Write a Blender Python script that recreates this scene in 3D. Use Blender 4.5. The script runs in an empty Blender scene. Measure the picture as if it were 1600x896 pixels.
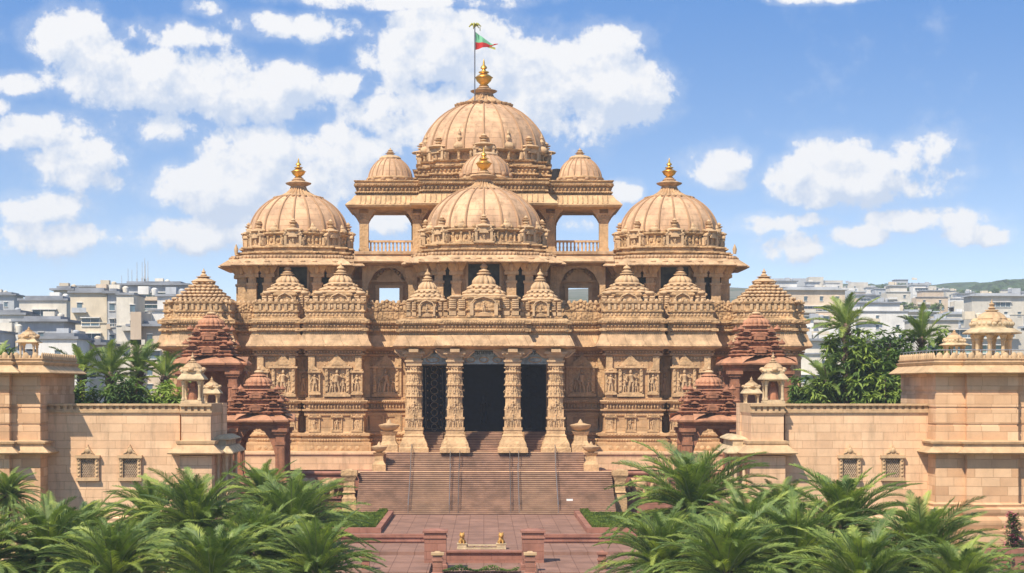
import bpy, math, random
from mathutils import Vector, Matrix
R=math.radians; pi=math.pi; sin=math.sin; cos=math.cos
S=bpy.context.scene; COL=S.collection
F=2800.0; CAMZ=15.2; HZ=605.0; AX=756.0      # focal length in photo pixels, eye height, horizon row, temple axis column
def X(px,D): return (px-AX)*D/F
def Z(py,D): return CAMZ+(HZ-py)*D/F
# ---------------------------------------------------------------- camera, sky, sun, exposure
cam=bpy.data.cameras.new('camera'); co=bpy.data.objects.new('camera',cam); COL.objects.link(co)
co.location=(0,0,CAMZ); co.rotation_euler=(R(90),0,0)
cam.sensor_width=36; cam.lens=63; cam.shift_x=(800-AX)/1600; cam.shift_y=(HZ-448)/1600
cam.clip_start=1; cam.clip_end=20000; S.camera=co
S.view_settings.view_transform='Standard'; S.view_settings.look='None'; S.view_settings.gamma=1
S.view_settings.exposure=0.82
S.cycles.max_bounces=6; S.cycles.volume_bounces=0; S.cycles.volume_max_steps=64; S.cycles.use_denoising=True
HAZE=.00019
SUN=Vector((0.50,0.70,-1.0)).normalized()      # the way the light travels
sl=bpy.data.lights.new('sun','SUN'); sl.energy=3.7; sl.angle=R(0.5); sl.color=(1,0.91,0.77)
so=bpy.data.objects.new('sun',sl); COL.objects.link(so); so.rotation_euler=SUN.to_track_quat('-Z','Y').to_euler()
SEL=math.asin(-SUN.z); SAZ=math.atan2(-SUN.x,-SUN.y)

CLOUDS=[(640,110,66,60,1),(680,85,88,58,1.5),(770,105,100,62,1.3),(865,122,115,66,1.35),(960,150,90,50,1.5),(940,90,60,36,.9),(750,180,180,60,1.2),
(120,80,55,38,1),(175,125,70,40,.9),(260,140,110,50,1.5),(400,155,105,46,1.5),(340,120,60,30,.9),(285,72,66,20,.8),(250,205,60,24,.6),
(450,52,85,17,.7),(640,8,150,14,.7),(535,138,36,18,.7),(325,28,22,12,.7),(32,153,36,15,.8),(8,186,22,16,.8),(70,222,80,28,1),(130,255,75,28,.9),
(420,245,95,44,1.3),(530,245,56,38,1),(340,300,100,40,1.4),(450,290,120,50,1.2),(280,370,80,24,.8),(380,360,70,28,.7),(90,335,68,24,1),(120,380,84,28,1),
(1120,262,52,30,1.1),(1135,285,36,18,.9),(1240,280,56,26,1),(1310,255,62,36,1.3),(1390,265,80,34,1),(1330,295,120,34,1.3),(1470,283,40,10,.6),
(1190,355,50,16,.8),(1230,388,60,20,.8),(1430,352,72,20,1),(1490,378,46,15,.8),(1330,375,44,16,.8),(975,302,24,16,.9),(1265,350,26,9,.6),(610,352,46,22,.9),(920,350,40,10,.6),
(160,290,70,16,.5),(700,40,60,20,1.0),(1290,15,60,6,.3)]
w=bpy.data.worlds.new('World'); S.world=w; w.use_nodes=True; nt=w.node_tree; nt.nodes.clear(); N=nt.nodes; L=nt.links
def nd(t,tree=None,**k):
    n=(tree or nt).nodes.new(t)
    for a,b in k.items(): setattr(n,a,b)
    return n
def mth(tree,op,a,b=None,clamp=False):
    n=tree.nodes.new('ShaderNodeMath'); n.operation=op; n.use_clamp=clamp
    for i,v in enumerate((a,b)):
        if v is None: continue
        if isinstance(v,(int,float)): n.inputs[i].default_value=v
        else: tree.links.new(v,n.inputs[i])
    return n.outputs[0]
# cloud field: a function of the direction looked in, so the clouds stand at infinity
g=bpy.data.node_groups.new('cloud_field','ShaderNodeTree')
g.interface.new_socket('U',in_out='INPUT',socket_type='NodeSocketFloat'); g.interface.new_socket('V',in_out='INPUT',socket_type='NodeSocketFloat')
g.interface.new_socket('D',in_out='OUTPUT',socket_type='NodeSocketFloat')
gi=g.nodes.new('NodeGroupInput'); go=g.nodes.new('NodeGroupOutput')
cv=g.nodes.new('ShaderNodeCombineXYZ'); g.links.new(gi.outputs[0],cv.inputs[0]); g.links.new(gi.outputs[1],cv.inputs[1])
n1=g.nodes.new('ShaderNodeTexNoise'); n1.inputs['Scale'].default_value=19; n1.inputs['Detail'].default_value=4; n1.inputs['Roughness'].default_value=.5; g.links.new(cv.outputs[0],n1.inputs['Vector'])
n2=g.nodes.new('ShaderNodeTexNoise'); n2.inputs['Scale'].default_value=55; n2.inputs['Detail'].default_value=10; n2.inputs['Roughness'].default_value=.64; n2.inputs['Distortion'].default_value=.1; g.links.new(cv.outputs[0],n2.inputs['Vector'])
acc=None
for (px,py,rx,ry,st) in CLOUDS:
    a=mth(g,'MULTIPLY',mth(g,'SUBTRACT',gi.outputs[0],(px-AX)/F),F/(rx*1.12)); b=mth(g,'MULTIPLY',mth(g,'SUBTRACT',gi.outputs[1],(HZ-py)/F),F/(ry*1.12))
    q=mth(g,'ADD',mth(g,'MULTIPLY',a,a),mth(g,'MULTIPLY',b,b)); q=mth(g,'MAXIMUM',mth(g,'SUBTRACT',st,mth(g,'MULTIPLY',q,st)),-1.5)
    acc=q if acc is None else mth(g,'SMOOTH_MAX',acc,q)
    if acc.node.operation=='SMOOTH_MAX': acc.node.inputs[2].default_value=.25
t=mth(g,'ADD',acc,mth(g,'MULTIPLY',mth(g,'SUBTRACT',n1.outputs[0],.5),3.6)); t=mth(g,'ADD',t,mth(g,'MULTIPLY',mth(g,'SUBTRACT',n2.outputs[0],.5),3.8))
g.links.new(t,go.inputs[0])
tc=nd('ShaderNodeTexCoord'); sp=nd('ShaderNodeSeparateXYZ'); L.new(tc.outputs['Generated'],sp.inputs[0])
U=mth(nt,'ARCTAN2',sp.outputs[0],sp.outputs[1])
hyp=mth(nt,'SQRT',mth(nt,'ADD',mth(nt,'MULTIPLY',sp.outputs[0],sp.outputs[0]),mth(nt,'MULTIPLY',sp.outputs[1],sp.outputs[1])))
V=mth(nt,'ARCTAN2',sp.outputs[2],hyp)
def field(du,dv):
    n=nd('ShaderNodeGroup'); n.node_tree=g; L.new(mth(nt,'ADD',U,du),n.inputs[0]); L.new(mth(nt,'ADD',V,dv),n.inputs[1]); return n.outputs[0]
d0=field(0,0); d1=field(-.006,.010)
def mrange(tree,v,a,b,c,d,smooth=True):
    n=tree.nodes.new('ShaderNodeMapRange'); n.interpolation_type='SMOOTHSTEP' if smooth else 'LINEAR'
    tree.links.new(v,n.inputs[0])
    for i,x in enumerate((a,b,c,d)): n.inputs[i+1].default_value=x
    return n.outputs[0]
cover=mth(nt,'MAXIMUM',mrange(nt,d0,-.25,.55,0,1),mrange(nt,d0,-1.3,.6,0,.28))
up=mrange(nt,V,-.01,.02,0,1); cover=mth(nt,'MULTIPLY',cover,up); cover=mth(nt,'MULTIPLY',cover,.93)
lit=mrange(nt,mth(nt,'SUBTRACT',d0,d1),-.6,.5,0,1,False)
thick=mrange(nt,d0,.2,2.2,0,1)
sky=nd('ShaderNodeTexSky'); sky.sky_type='NISHITA'; sky.sun_disc=False; sky.sun_elevation=SEL; sky.sun_rotation=SAZ
sky.air_density=1.0; sky.dust_density=0; sky.ozone_density=5.0; sky.altitude=200
# the photograph's sky deepens quickly above the horizon: read the sky a few times higher than looked
zz=mth(nt,'ADD',mth(nt,'MULTIPLY',sp.outputs[2],3.0),.02); cmb=nd('ShaderNodeCombineXYZ'); L.new(sp.outputs[0],cmb.inputs[0]); L.new(sp.outputs[1],cmb.inputs[1]); L.new(zz,cmb.inputs[2])
nm=nd('ShaderNodeVectorMath',operation='NORMALIZE'); L.new(cmb.outputs[0],nm.inputs[0]); L.new(nm.outputs[0],sky.inputs[0])
cr=nd('ShaderNodeMix',data_type='RGBA'); L.new(lit,cr.inputs[0]); cr.inputs[6].default_value=(2.55,2.9,3.5,1); cr.inputs[7].default_value=(4.05,4.0,3.95,1)
def cmix(f,a,b,mode='MIX'):
    n=nd('ShaderNodeMix',data_type='RGBA',blend_type=mode)
    for i,v in ((0,f),(6,a),(7,b)):
        if isinstance(v,tuple): n.inputs[i].default_value=v+(1,)
        elif isinstance(v,(int,float)): n.inputs[i].default_value=v
        else: L.new(v,n.inputs[i])
    return n.outputs[2]
tint=cmix(mrange(nt,V,.03,.21,0,1,False),(1.36,1.02,.74),(.64,.90,1.02)); tint=cmix(mrange(nt,V,.3,.8,0,1),tint,(1.45,1.22,.95))
blue=cmix(1.0,sky.outputs[0],tint,'MULTIPLY')
mx=nd('ShaderNodeMix',data_type='RGBA'); L.new(cover,mx.inputs[0]); L.new(blue,mx.inputs[6]); L.new(cr.outputs[2],mx.inputs[7])
bg=nd('ShaderNodeBackground'); bg.inputs[1].default_value=.145; L.new(mx.outputs[2],bg.inputs[0])
wo=nd('ShaderNodeOutputWorld'); L.new(bg.outputs[0],wo.inputs[0])

# ---------------------------------------------------------------- materials
def mat(name,col,rough=.85,metal=0,bump=0,bscale=3.0,var=.12,vscale=.35,brick=None,carve=0,cscale=2.2,stain=0,spec=.3,leaf=0,c2=None):
    """Stone, metal or leaf. Texture is read in world space, so copies differ. brick=(width,row,mortar,contrast)"""
    m=bpy.data.materials.new(name); m.use_nodes=True; t=m.node_tree; P=t.nodes['Principled BSDF']; l=t.links
    P.inputs['Roughness'].default_value=rough; P.inputs['Metallic'].default_value=metal; P.inputs['Specular IOR Level'].default_value=spec
    geo=t.nodes.new('ShaderNodeNewGeometry'); pos=geo.outputs['Position']
    def noise(sc,det=5,ro=.6,vec=None):
        n=t.nodes.new('ShaderNodeTexNoise'); n.inputs['Scale'].default_value=sc; n.inputs['Detail'].default_value=det; n.inputs['Roughness'].default_value=ro; l.new(vec or pos,n.inputs['Vector']); return n.outputs[0]
    def mixc(f,a,b,mode='MIX'):
        n=t.nodes.new('ShaderNodeMix'); n.data_type='RGBA'; n.blend_type=mode; 
        for i,v in ((0,f),(6,a),(7,b)):
            if isinstance(v,(int,float)): n.inputs[i].default_value=v
            elif isinstance(v,tuple): n.inputs[i].default_value=(v+(1,))[:4]
            else: l.new(v,n.inputs[i])
        return n.outputs[2]
    lo=tuple(c*(1-var*1.6) for c in col); hi=tuple(min(1,c*(1+var)) for c in col)
    if c2: lo=c2
    f=mrange(t,noise(vscale,6,.65),.3,.7,0,1); c=mixc(f,lo,hi)
    h=None
    if brick:
        bw,bh,mo,con=brick
        s=t.nodes.new('ShaderNodeSeparateXYZ'); l.new(pos,s.inputs[0]); cc=t.nodes.new('ShaderNodeCombineXYZ')
        l.new(mth(t,'ADD',s.outputs[0],mth(t,'MULTIPLY',s.outputs[1],1.0)),cc.inputs[0]); l.new(s.outputs[2],cc.inputs[1])
        b=t.nodes.new('ShaderNodeTexBrick'); l.new(cc.outputs[0],b.inputs['Vector']); b.inputs['Scale'].default_value=1; b.inputs['Mortar Size'].default_value=mo
        b.inputs['Brick Width'].default_value=bw; b.inputs['Row Height'].default_value=bh; b.inputs['Mortar Smooth'].default_value=.3; b.offset=.37; b.squash=1.35; b.squash_frequency=3
        b.inputs['Color1'].default_value=(1,1,1,1); b.inputs['Color2'].default_value=(1-con,1-con*1.35,1-con*1.6,1); b.inputs['Mortar'].default_value=(.70,.64,.58,1)
        c=mixc(1.0,c,b.outputs[0],'MULTIPLY'); h=mth(t,'MULTIPLY',b.outputs[1],-.03)
    if stain:
        sc=t.nodes.new('ShaderNodeMapping'); sc.inputs['Scale'].default_value=(1,1,.18); l.new(pos,sc.inputs[0])
        f=mrange(t,noise(1.1,7,.7,sc.outputs[0]),.47,.70,0,stain); c=mixc(f,c,tuple(x*.42 for x in col))
    if carve:
        v=t.nodes.new('ShaderNodeTexVoronoi'); v.inputs['Scale'].default_value=cscale; v.feature='SMOOTH_F1'; v.inputs['Smoothness'].default_value=.35; l.new(pos,v.inputs['Vector'])
        nn=noise(cscale*1.7,3,.5); hv=mth(t,'ADD',mth(t,'MULTIPLY',v.outputs[0],-1.0),mth(t,'MULTIPLY',nn,.5))
        hv=mth(t,'MULTIPLY',hv,carve); h=hv if h is None else mth(t,'ADD',h,hv)
    if bump:
        nb=mth(t,'MULTIPLY',noise(bscale,6,.65),bump); h=nb if h is None else mth(t,'ADD',h,nb)
    if h is not None:
        bp=t.nodes.new('ShaderNodeBump'); bp.inputs['Strength'].default_value=1; bp.inputs['Distance'].default_value=1; l.new(h,bp.inputs['Height']); l.new(bp.outputs[0],P.inputs['Normal'])
    if leaf:
        tr=t.nodes.new('ShaderNodeBsdfTranslucent'); l.new(mixc(1.0,c,(1.25,1.3,.6),'MULTIPLY'),tr.inputs[0]); ms=t.nodes.new('ShaderNodeMixShader'); ms.inputs[0].default_value=leaf
        l.new(P.outputs[0],ms.inputs[1]); l.new(tr.outputs[0],ms.inputs[2]); l.new(ms.outputs[0],t.nodes['Material Output'].inputs[0])
    l.new(c,P.inputs['Base Color']); return m
M={}
M['stone']=mat('carved_sandstone',(.52,.325,.16),bump=.07,bscale=3.5,var=.2,vscale=.6,carve=.16,cscale=2.4,stain=.6)
M['wall']=mat('sandstone_wall',(.55,.35,.182),bump=.05,bscale=3,var=.15,vscale=.4,carve=.06,cscale=1.3,stain=.45,brick=(2.6,1.1,.02,.16))
M['plain']=mat('dressed_sandstone',(.57,.365,.188),bump=.05,bscale=3.5,var=.15,vscale=.7,carve=.05,cscale=3,stain=.55)
M['dome']=mat('dome_sandstone',(.63,.392,.222),bump=.02,bscale=1.5,var=.14,vscale=.3,stain=.8,brick=(3.5,.8,.008,.04),c2=(.44,.27,.16))
M['rib']=mat('dome_rib_stone',(.40,.235,.125),bump=.02,var=.12)
M['eave']=mat('eave_slab_stone',(.57,.37,.205),bump=.05,bscale=3,var=.2,vscale=.8,stain=.45,brick=(2.3,9,.03,.12))
M['pale']=mat('pale_limestone',(.56,.42,.25),bump=.03,var=.15,vscale=1.2,stain=.5)
M['ashlar']=mat('pink_ashlar',(.77,.502,.298),bump=.03,var=.09,vscale=.3,stain=.5,brick=(2.1,.78,.016,.11))
M['ashlar_band']=mat('banded_ashlar',(.75,.48,.275),bump=.02,var=.10,vscale=.25,stain=.2,brick=(1.7,.85,.022,.24))
M['trim']=mat('pale_trim_stone',(.55,.365,.20),bump=.02,var=.12,vscale=.7,stain=.4,carve=.02,cscale=3)
M['red']=mat('red_sandstone',(.35,.15,.08),bump=.02,bscale=4,var=.2,vscale=.9,carve=.015,cscale=2.4,stain=.5)
M['redlight']=mat('red_eave_stone',(.46,.22,.12),bump=.03,var=.18,vscale=.9,stain=.5)
M['redwall']=mat('red_plaza_wall_stone',(.36,.165,.115),bump=.02,var=.12,vscale=.6,stain=.4,brick=(1.9,.7,.015,.12))
M['cap']=mat('fluted_cap_stone',(.50,.31,.16),bump=.03,var=.2,vscale=1.5,stain=.6)
M['gold']=mat('gilded_brass',(.80,.47,.10),rough=.38,metal=.85,var=.15,vscale=2)
M['dark']=mat('painted_doorway_shade',(.008,.010,.018),rough=.9,var=.2,vscale=2,spec=.05)  # near-black colour puts the porch interior's shade onto doorways and shrine figure
M['relief']=mat('tarnished_door_relief',(.34,.28,.20),rough=.5,metal=.4,var=.3,vscale=3)
M['bluepanel']=mat('painted_blue_panel',(.34,.42,.42),rough=.6,var=.3,vscale=2)
M['ink']=mat('dark_lettering',(.03,.04,.06),rough=.6)
M['glass']=mat('green_tinted_window',(.06,.065,.045),rough=.5,var=.4,vscale=.9,spec=.15)
M['grille']=mat('window_lattice_stone',(.40,.29,.19),var=.2,vscale=3)
M['hole']=mat('painted_window_dark',(.015,.012,.012),var=.1)  # near-black colour paints the lattice windows' shaded depth onto flat panels
M['metal']=mat('brushed_rail_metal',(.42,.42,.43),rough=.35,metal=.8,var=.1)
M['darkmetal']=mat('dark_rail_metal',(.18,.17,.17),rough=.4,metal=.6,var=.1)
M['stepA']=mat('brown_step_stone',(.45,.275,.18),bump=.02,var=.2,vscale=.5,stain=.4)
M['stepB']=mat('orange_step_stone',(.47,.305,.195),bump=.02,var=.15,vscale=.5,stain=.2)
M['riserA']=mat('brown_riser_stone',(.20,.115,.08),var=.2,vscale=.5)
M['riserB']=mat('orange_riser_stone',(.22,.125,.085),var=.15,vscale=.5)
def floor_mat(name,col,sx,sy,con):
    m=mat(name,col,bump=.01,var=.16,vscale=.35); t=m.node_tree; P=t.nodes['Principled BSDF']; old=P.inputs['Base Color'].links[0].from_socket
    geo=t.nodes.new('ShaderNodeNewGeometry'); b=t.nodes.new('ShaderNodeTexBrick'); t.links.new(geo.outputs['Position'],b.inputs['Vector']); b.inputs['Scale'].default_value=1; b.offset=0
    b.inputs['Brick Width'].default_value=sx; b.inputs['Row Height'].default_value=sy; b.inputs['Mortar Size'].default_value=.04; b.inputs['Color1'].default_value=(1,1,1,1); b.inputs['Color2'].default_value=(1-con,1-con,1-con,1); b.inputs['Mortar'].default_value=(.6,.55,.52,1)
    x=t.nodes.new('ShaderNodeMix'); x.data_type='RGBA'; x.blend_type='MULTIPLY'; x.inputs[0].default_value=1; t.links.new(old,x.inputs[6]); t.links.new(b.outputs[0],x.inputs[7]); t.links.new(x.outputs[2],P.inputs['Base Color']); return m
M['plaza']=floor_mat('pink_plaza_paving',(.29,.16,.115),1.6,2.2,.12)
M['ground']=mat('dry_earth_and_grass',(.10,.095,.05),var=.4,vscale=.05,c2=(.045,.07,.02))
M['cityground']=mat('hillside_earth',(.16,.14,.10),var=.4,vscale=.02,c2=(.05,.08,.035))
M['frond']=mat('palm_leaflets',(.19,.25,.048),rough=.55,var=.3,vscale=.55,leaf=.25,spec=.5,c2=(.05,.10,.028))
M['frondb']=mat('bright_palm_leaflets',(.34,.38,.075),rough=.55,var=.3,vscale=.6,leaf=.3,spec=.5,c2=(.10,.17,.035))
M['deadfrond']=mat('dry_brown_fronds',(.30,.20,.09),var=.3,vscale=1)
M['midrib']=mat('palm_midrib',(.20,.23,.08),var=.2,vscale=2)
M['leaf']=mat('glossy_green_leaves',(.14,.21,.045),rough=.6,var=.3,vscale=.5,leaf=.3,spec=.3,c2=(.05,.10,.03))
M['leafb']=mat('yellow_green_leaves',(.30,.37,.07),rough=.6,var=.3,vscale=.6,leaf=.3,spec=.3,c2=(.10,.17,.04))
M['bark']=mat('rough_bark',(.14,.09,.06),bump=.06,bscale=5,var=.3,vscale=2)
M['flower']=mat('pink_blossom',(.45,.10,.16),var=.4,vscale=4,c2=(.30,.14,.10))
M['flagred']=mat('red_cloth',(.65,.05,.05),var=.1,leaf=.3); M['flaggreen']=mat('pale_green_cloth',(.25,.60,.38),var=.1,leaf=.3); M['flagyel']=mat('yellow_cloth',(.45,.42,.10),var=.2,leaf=.2)
M['white']=mat('white_paint',(.75,.75,.73),var=.05)
for i,c in enumerate([(.66,.60,.50),(.56,.51,.43),(.70,.67,.62),(.60,.51,.38),(.42,.43,.44),(.60,.47,.34)]): M['c%d'%i]=mat(['cream','putty','white','sand','grey','tan'][i]+'_render_wall',c,var=.12,vscale=.12,stain=.25)
M['croof']=mat('dark_roof_slab',(.25,.26,.28),var=.2,vscale=.2); M['cglass']=mat('blue_grey_glass',(.09,.14,.17),rough=.2,spec=.6,var=.3,vscale=.4); M['cgreen']=mat('green_glass_band',(.19,.30,.26),rough=.25,var=.2,vscale=.3)
M['wood']=mat('distant_woodland',(.05,.085,.03),var=.4,vscale=.05,rough=.9)

# ---------------------------------------------------------------- mesh builder
class MB:
    def __init__(s): s.v=[]; s.f=[]; s.m=[]; s.cm=0; s.nf=[]
    def add(s,vs,fs):
        b=len(s.v); s.v+=[tuple(p) for p in vs]; s.f+=[tuple(b+i for i in q) for q in fs]; s.m+=[s.cm]*len(fs); return s
    def flat(s,vs,fs): s.add(vs,fs); s.nf+=range(len(s.f)-len(fs),len(s.f)); return s
    def box(s,x0,x1,y0,y1,z0,z1,tx=0,ty=0):
        if x0>x1:x0,x1=x1,x0
        if y0>y1:y0,y1=y1,y0
        return s.flat([(x0,y0,z0),(x1,y0,z0),(x1,y1,z0),(x0,y1,z0),(x0+tx,y0+ty,z1),(x1-tx,y0+ty,z1),(x1-tx,y1-ty,z1),(x0+tx,y1-ty,z1)],
            [(0,3,2,1),(4,5,6,7),(0,1,5,4),(1,2,6,5),(2,3,7,6),(3,0,4,7)])
    def lathe(s,prof,cx=0,cy=0,n=16,lobes=0,amp=0,rot=0,sq=0,caps=True,sc=(1,1)):
        """prof [(r,z)] low to high; lobes flute it; sq>0 pushes the round plan towards a square"""
        vs=[];k=len(prof)
        for r,z in prof:
            for i in range(n):
                a=2*pi*i/n+rot; rr=r
                if lobes: rr*=1-amp*(1-abs(sin(lobes*(a-rot)/2)))
                if sq: rr*=1+sq*((1/max(abs(cos(a)),abs(sin(a))))-1)
                vs.append((cx+rr*cos(a)*sc[0],cy+rr*sin(a)*sc[1],z))
        fs=[(j*n+i,j*n+(i+1)%n,(j+1)*n+(i+1)%n,(j+1)*n+i) for j in range(k-1) for i in range(n)]
        if caps: fs+=[tuple(range(n-1,-1,-1)),tuple((k-1)*n+i for i in range(n))]
        return s.add(vs,fs)
    def ell(s,c,r,n=8,m=5):
        p=[(max(.001,sin(pi*j/m)),-cos(pi*j/m)) for j in range(m+1)]; vs=[];
        for a,b in p:
            for i in range(n): t=2*pi*i/n; vs.append((c[0]+r[0]*a*cos(t),c[1]+r[1]*a*sin(t),c[2]+r[2]*b))
        return s.add(vs,[(j*n+i,j*n+(i+1)%n,(j+1)*n+(i+1)%n,(j+1)*n+i) for j in range(m) for i in range(n)])
    def gem(s,c,r):
        x,y,z=c;a,b,d=r
        return s.add([(x-a,y,z),(x,y-b,z),(x+a,y,z),(x,y+b,z),(x,y,z+d),(x,y,z-d),],[(0,1,4),(1,2,4),(2,3,4),(3,0,4),(1,0,5),(2,1,5),(3,2,5),(0,3,5)])
    def tube(s,pts,r,n=6):
        P=[Vector(p) for p in pts]; vs=[];k=len(P); r=r if isinstance(r,(list,tuple)) else [r]*k
        for i,p in enumerate(P):
            d=(P[min(i+1,k-1)]-P[max(i-1,0)]).normalized(); u=d.cross(Vector((0,0,1)))
            if u.length<.01: u=Vector((1,0,0))
            u.normalize(); q=u.cross(d)
            for j in range(n): a=2*pi*j/n; vs.append(p+(u*cos(a)+q*sin(a))*r[i])
        return s.add(vs,[(i*n+j,i*n+(j+1)%n,(i+1)*n+(j+1)%n,(i+1)*n+j) for i in range(k-1) for j in range(n)]+[tuple(range(n-1,-1,-1)),tuple((k-1)*n+j for j in range(n))])
    def sweep(s,path,prof,closed=True,top=False,bottom=False):
        n=len(path);nn=[]
        for i in range(n):
            def en(a,b):
                dx,dy=b[0]-a[0],b[1]-a[1];l=math.hypot(dx,dy) or 1;return (dy/l,-dx/l)
            p=path[i-1] if (i>0 or closed) else None; q=path[(i+1)%n] if (i<n-1 or closed) else None
            if p is None: m=en(path[i],q)
            elif q is None: m=en(p,path[i])
            else:
                a=en(p,path[i]);b=en(path[i],q);sx,sy=a[0]+b[0],a[1]+b[1];d=max(.3,1+a[0]*b[0]+a[1]*b[1]);m=(sx/d,sy/d)
            nn.append(m)
        vs=[(path[i][0]+nn[i][0]*o,path[i][1]+nn[i][1]*o,z) for o,z in prof for i in range(n)]
        k=len(prof);e=n if closed else n-1
        fs=[(j*n+i,j*n+(i+1)%n,(j+1)*n+(i+1)%n,(j+1)*n+i) for j in range(k-1) for i in range(e)]
        if top: fs.append(tuple((k-1)*n+i for i in range(n)))
        if bottom: fs.append(tuple(range(n-1,-1,-1)))
        return s.flat(vs,fs)
    def prism(s,poly,y0,y1):           # poly in (x,z)
        n=len(poly); vs=[(x,y0,z) for x,z in poly]+[(x,y1,z) for x,z in poly]
        return s.flat(vs,[tuple(range(n)),tuple(range(2*n-1,n-1,-1))]+[(i,i+n,(i+1)%n+n,(i+1)%n) for i in range(n)])
    def along(s,path,off,fn,step,closed=True,front=True):
        """call fn(x,y,ux,uy) every step metres along the path pushed out by off"""
        n=len(path)
        for i in range(n if closed else n-1):
            a,b=path[i],path[(i+1)%n];dx,dy=b[0]-a[0],b[1]-a[1];l=math.hypot(dx,dy)
            if l<step*.6: continue
            ux,uy=dx/l,dy/l;nx,ny=uy,-ux
            if front and ny>.3: continue
            k=max(1,int(round((l+off)/step)))
            for j in range(k):
                t=(j+.5)/k*l; fn(a[0]+ux*t+nx*off,a[1]+uy*t+ny*off,ux,uy)
    def build(s,name,m,parent=None,smooth=35,**props):
        me=bpy.data.meshes.new(name); me.from_pydata(s.v,[],s.f)
        for x in (m if isinstance(m,list) else [m]): me.materials.append(M[x])
        if any(s.m): me.polygons.foreach_set('material_index',s.m)
        me.update()
        if smooth:
            me.shade_smooth(); me.set_sharp_from_angle(angle=R(smooth))
            if s.nf:
                fl=[True]*len(s.f)
                for i in s.nf: fl[i]=False
                me.polygons.foreach_set('use_smooth',fl)
        o=bpy.data.objects.new(name,me); COL.objects.link(o)
        if parent is not None: hang(o,parent)
        for k,v in props.items(): o[k]=v
        return o
def wloc(o):
    p=Vector(o.location)
    while o.parent is not None: o=o.parent; 
    return p
def hang(o,p):
    o.parent=p; q=p; t=Vector((0,0,0))
    while q is not None: t+=Vector(q.location)+q.matrix_parent_inverse.to_translation(); q=q.parent
    o.matrix_parent_inverse=Matrix.Translation(-t)
def thing(name,loc,label,cat,group=None):
    o=bpy.data.objects.new(name,None); COL.objects.link(o); o.location=loc; o['label']=label; o['category']=cat; o.empty_display_size=.5
    if group:o['group']=group
    return o
def tag(o,label,cat,group=None,kind=None):
    if label:o['label']=label
    if cat:o['category']=cat
    if group:o['group']=group
    if kind:o['kind']=kind
    return o
def copy_tree(o,parent=None,loc=None):
    c=o.copy(); COL.objects.link(c)
    if parent is not None:
        mi=o.matrix_parent_inverse.copy(); c.parent=parent; c.matrix_parent_inverse=mi
    if loc is not None: c.location=loc
    for ch in list(o.children): copy_tree(ch,c)
    return c
def shift(o,dx,dy,dz=0):     # a copy of a part (and its sub-parts) under the same thing, moved
    c=copy_tree(o); c.location=(o.location[0]+dx,o.location[1]+dy,o.location[2]+dz); return c
def prof(D,pts): return [(o,Z(py,D)) for py,o in pts]
def mirror(path):            # right half, front to back -> closed loop counter-clockwise seen from above
    return [(x,y) for x,y in path]+[(-x,y) for x,y in reversed(path)]
# ================================================================ GROUND, TERRACES, STAIRS
def structure(o): o['kind']='structure'; return o
b=MB(); 
# one sheet: flat round the temple, rising behind it into the city's hillside
xs=[-9000,-4000,-1800]+list(range(-1200,1201,60))+[1800,4000,9000]; ys=[-60,20,60,100,140,143,330,345]+list(range(400,2001,80))+[2600,4000,9000]
def ground_z(x,y):
    if y<=330: return -1.25 if y>140 else -4.5
    r=1 if x>0 else .85
    h=-1.25+.076*(min(y,1750)-330)*r
    h+=6*sin(x*.006+1)*min(1,(y-330)/700)+3*sin(x*.017+y*.006)*min(1,(y-330)/700)
    if y>2600: h-=(y-2600)*.02
    return h
vs=[(x,y,ground_z(x,y)) for y in ys for x in xs]; n=len(xs)
b.add(vs,[(j*n+i,j*n+i+1,(j+1)*n+i+1,(j+1)*n+i) for j in range(len(ys)-1) for i in range(n-1)]); b.build('ground','cityground',smooth=60,kind='structure')
MB().box(-70,70,142,332,-2,-1.15).build('lawn','ground',kind='structure')
b=MB(); b.box(-17.5,17.5,165.4,213.2,-2,0); b.build('plaza','plaza',kind='structure')
b=MB(); b.box(-30,-4.6,150,174.5,-2,-.30); b.box(4.6,30,150,174.5,-2,-.30); b.box(-4.6,4.6,156.8,164.7,-2,-.95); b.build('lower_plaza','plaza',kind='structure')
ZT=Z(737,222); ZP=Z(707,227.5); ZF=Z(675,233)
b=MB(); b.box(-64,-16.3,222,330,-2,ZT-.35); b.box(16.3,64,222,330,-2,ZT-.35); b.box(-16.4,16.4,222.3,330,-2,ZT-.36)
b.sweep([(-64,222),(-16.3,222),(-16.3,228)],[(0,ZT-.4),(.25,ZT-.35),(.3,ZT-.15),(.15,ZT),(-1.5,ZT)],closed=False); b.sweep([(16.3,228),(16.3,222),(64,222)],[(0,ZT-.4),(.25,ZT-.35),(.3,ZT-.15),(.15,ZT),(-1.5,ZT)],closed=False)
b.box(-16.4,16.4,222.4,330,ZT-.36,ZT-.005)
b.build('terrace','redwall',kind='structure')
b=MB(); 
for s in (-1,1): b.box(s*12.75,s*46,227,320,ZT-.02,ZP-.25); b.box(s*12.65,s*46.2,226.8,320,ZP-.25,ZP)
b.box(-12.75,12.75,227.6,320,ZT-.02,ZP-.004)
b.build('upper_terrace','ashlar',kind='structure')
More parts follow.
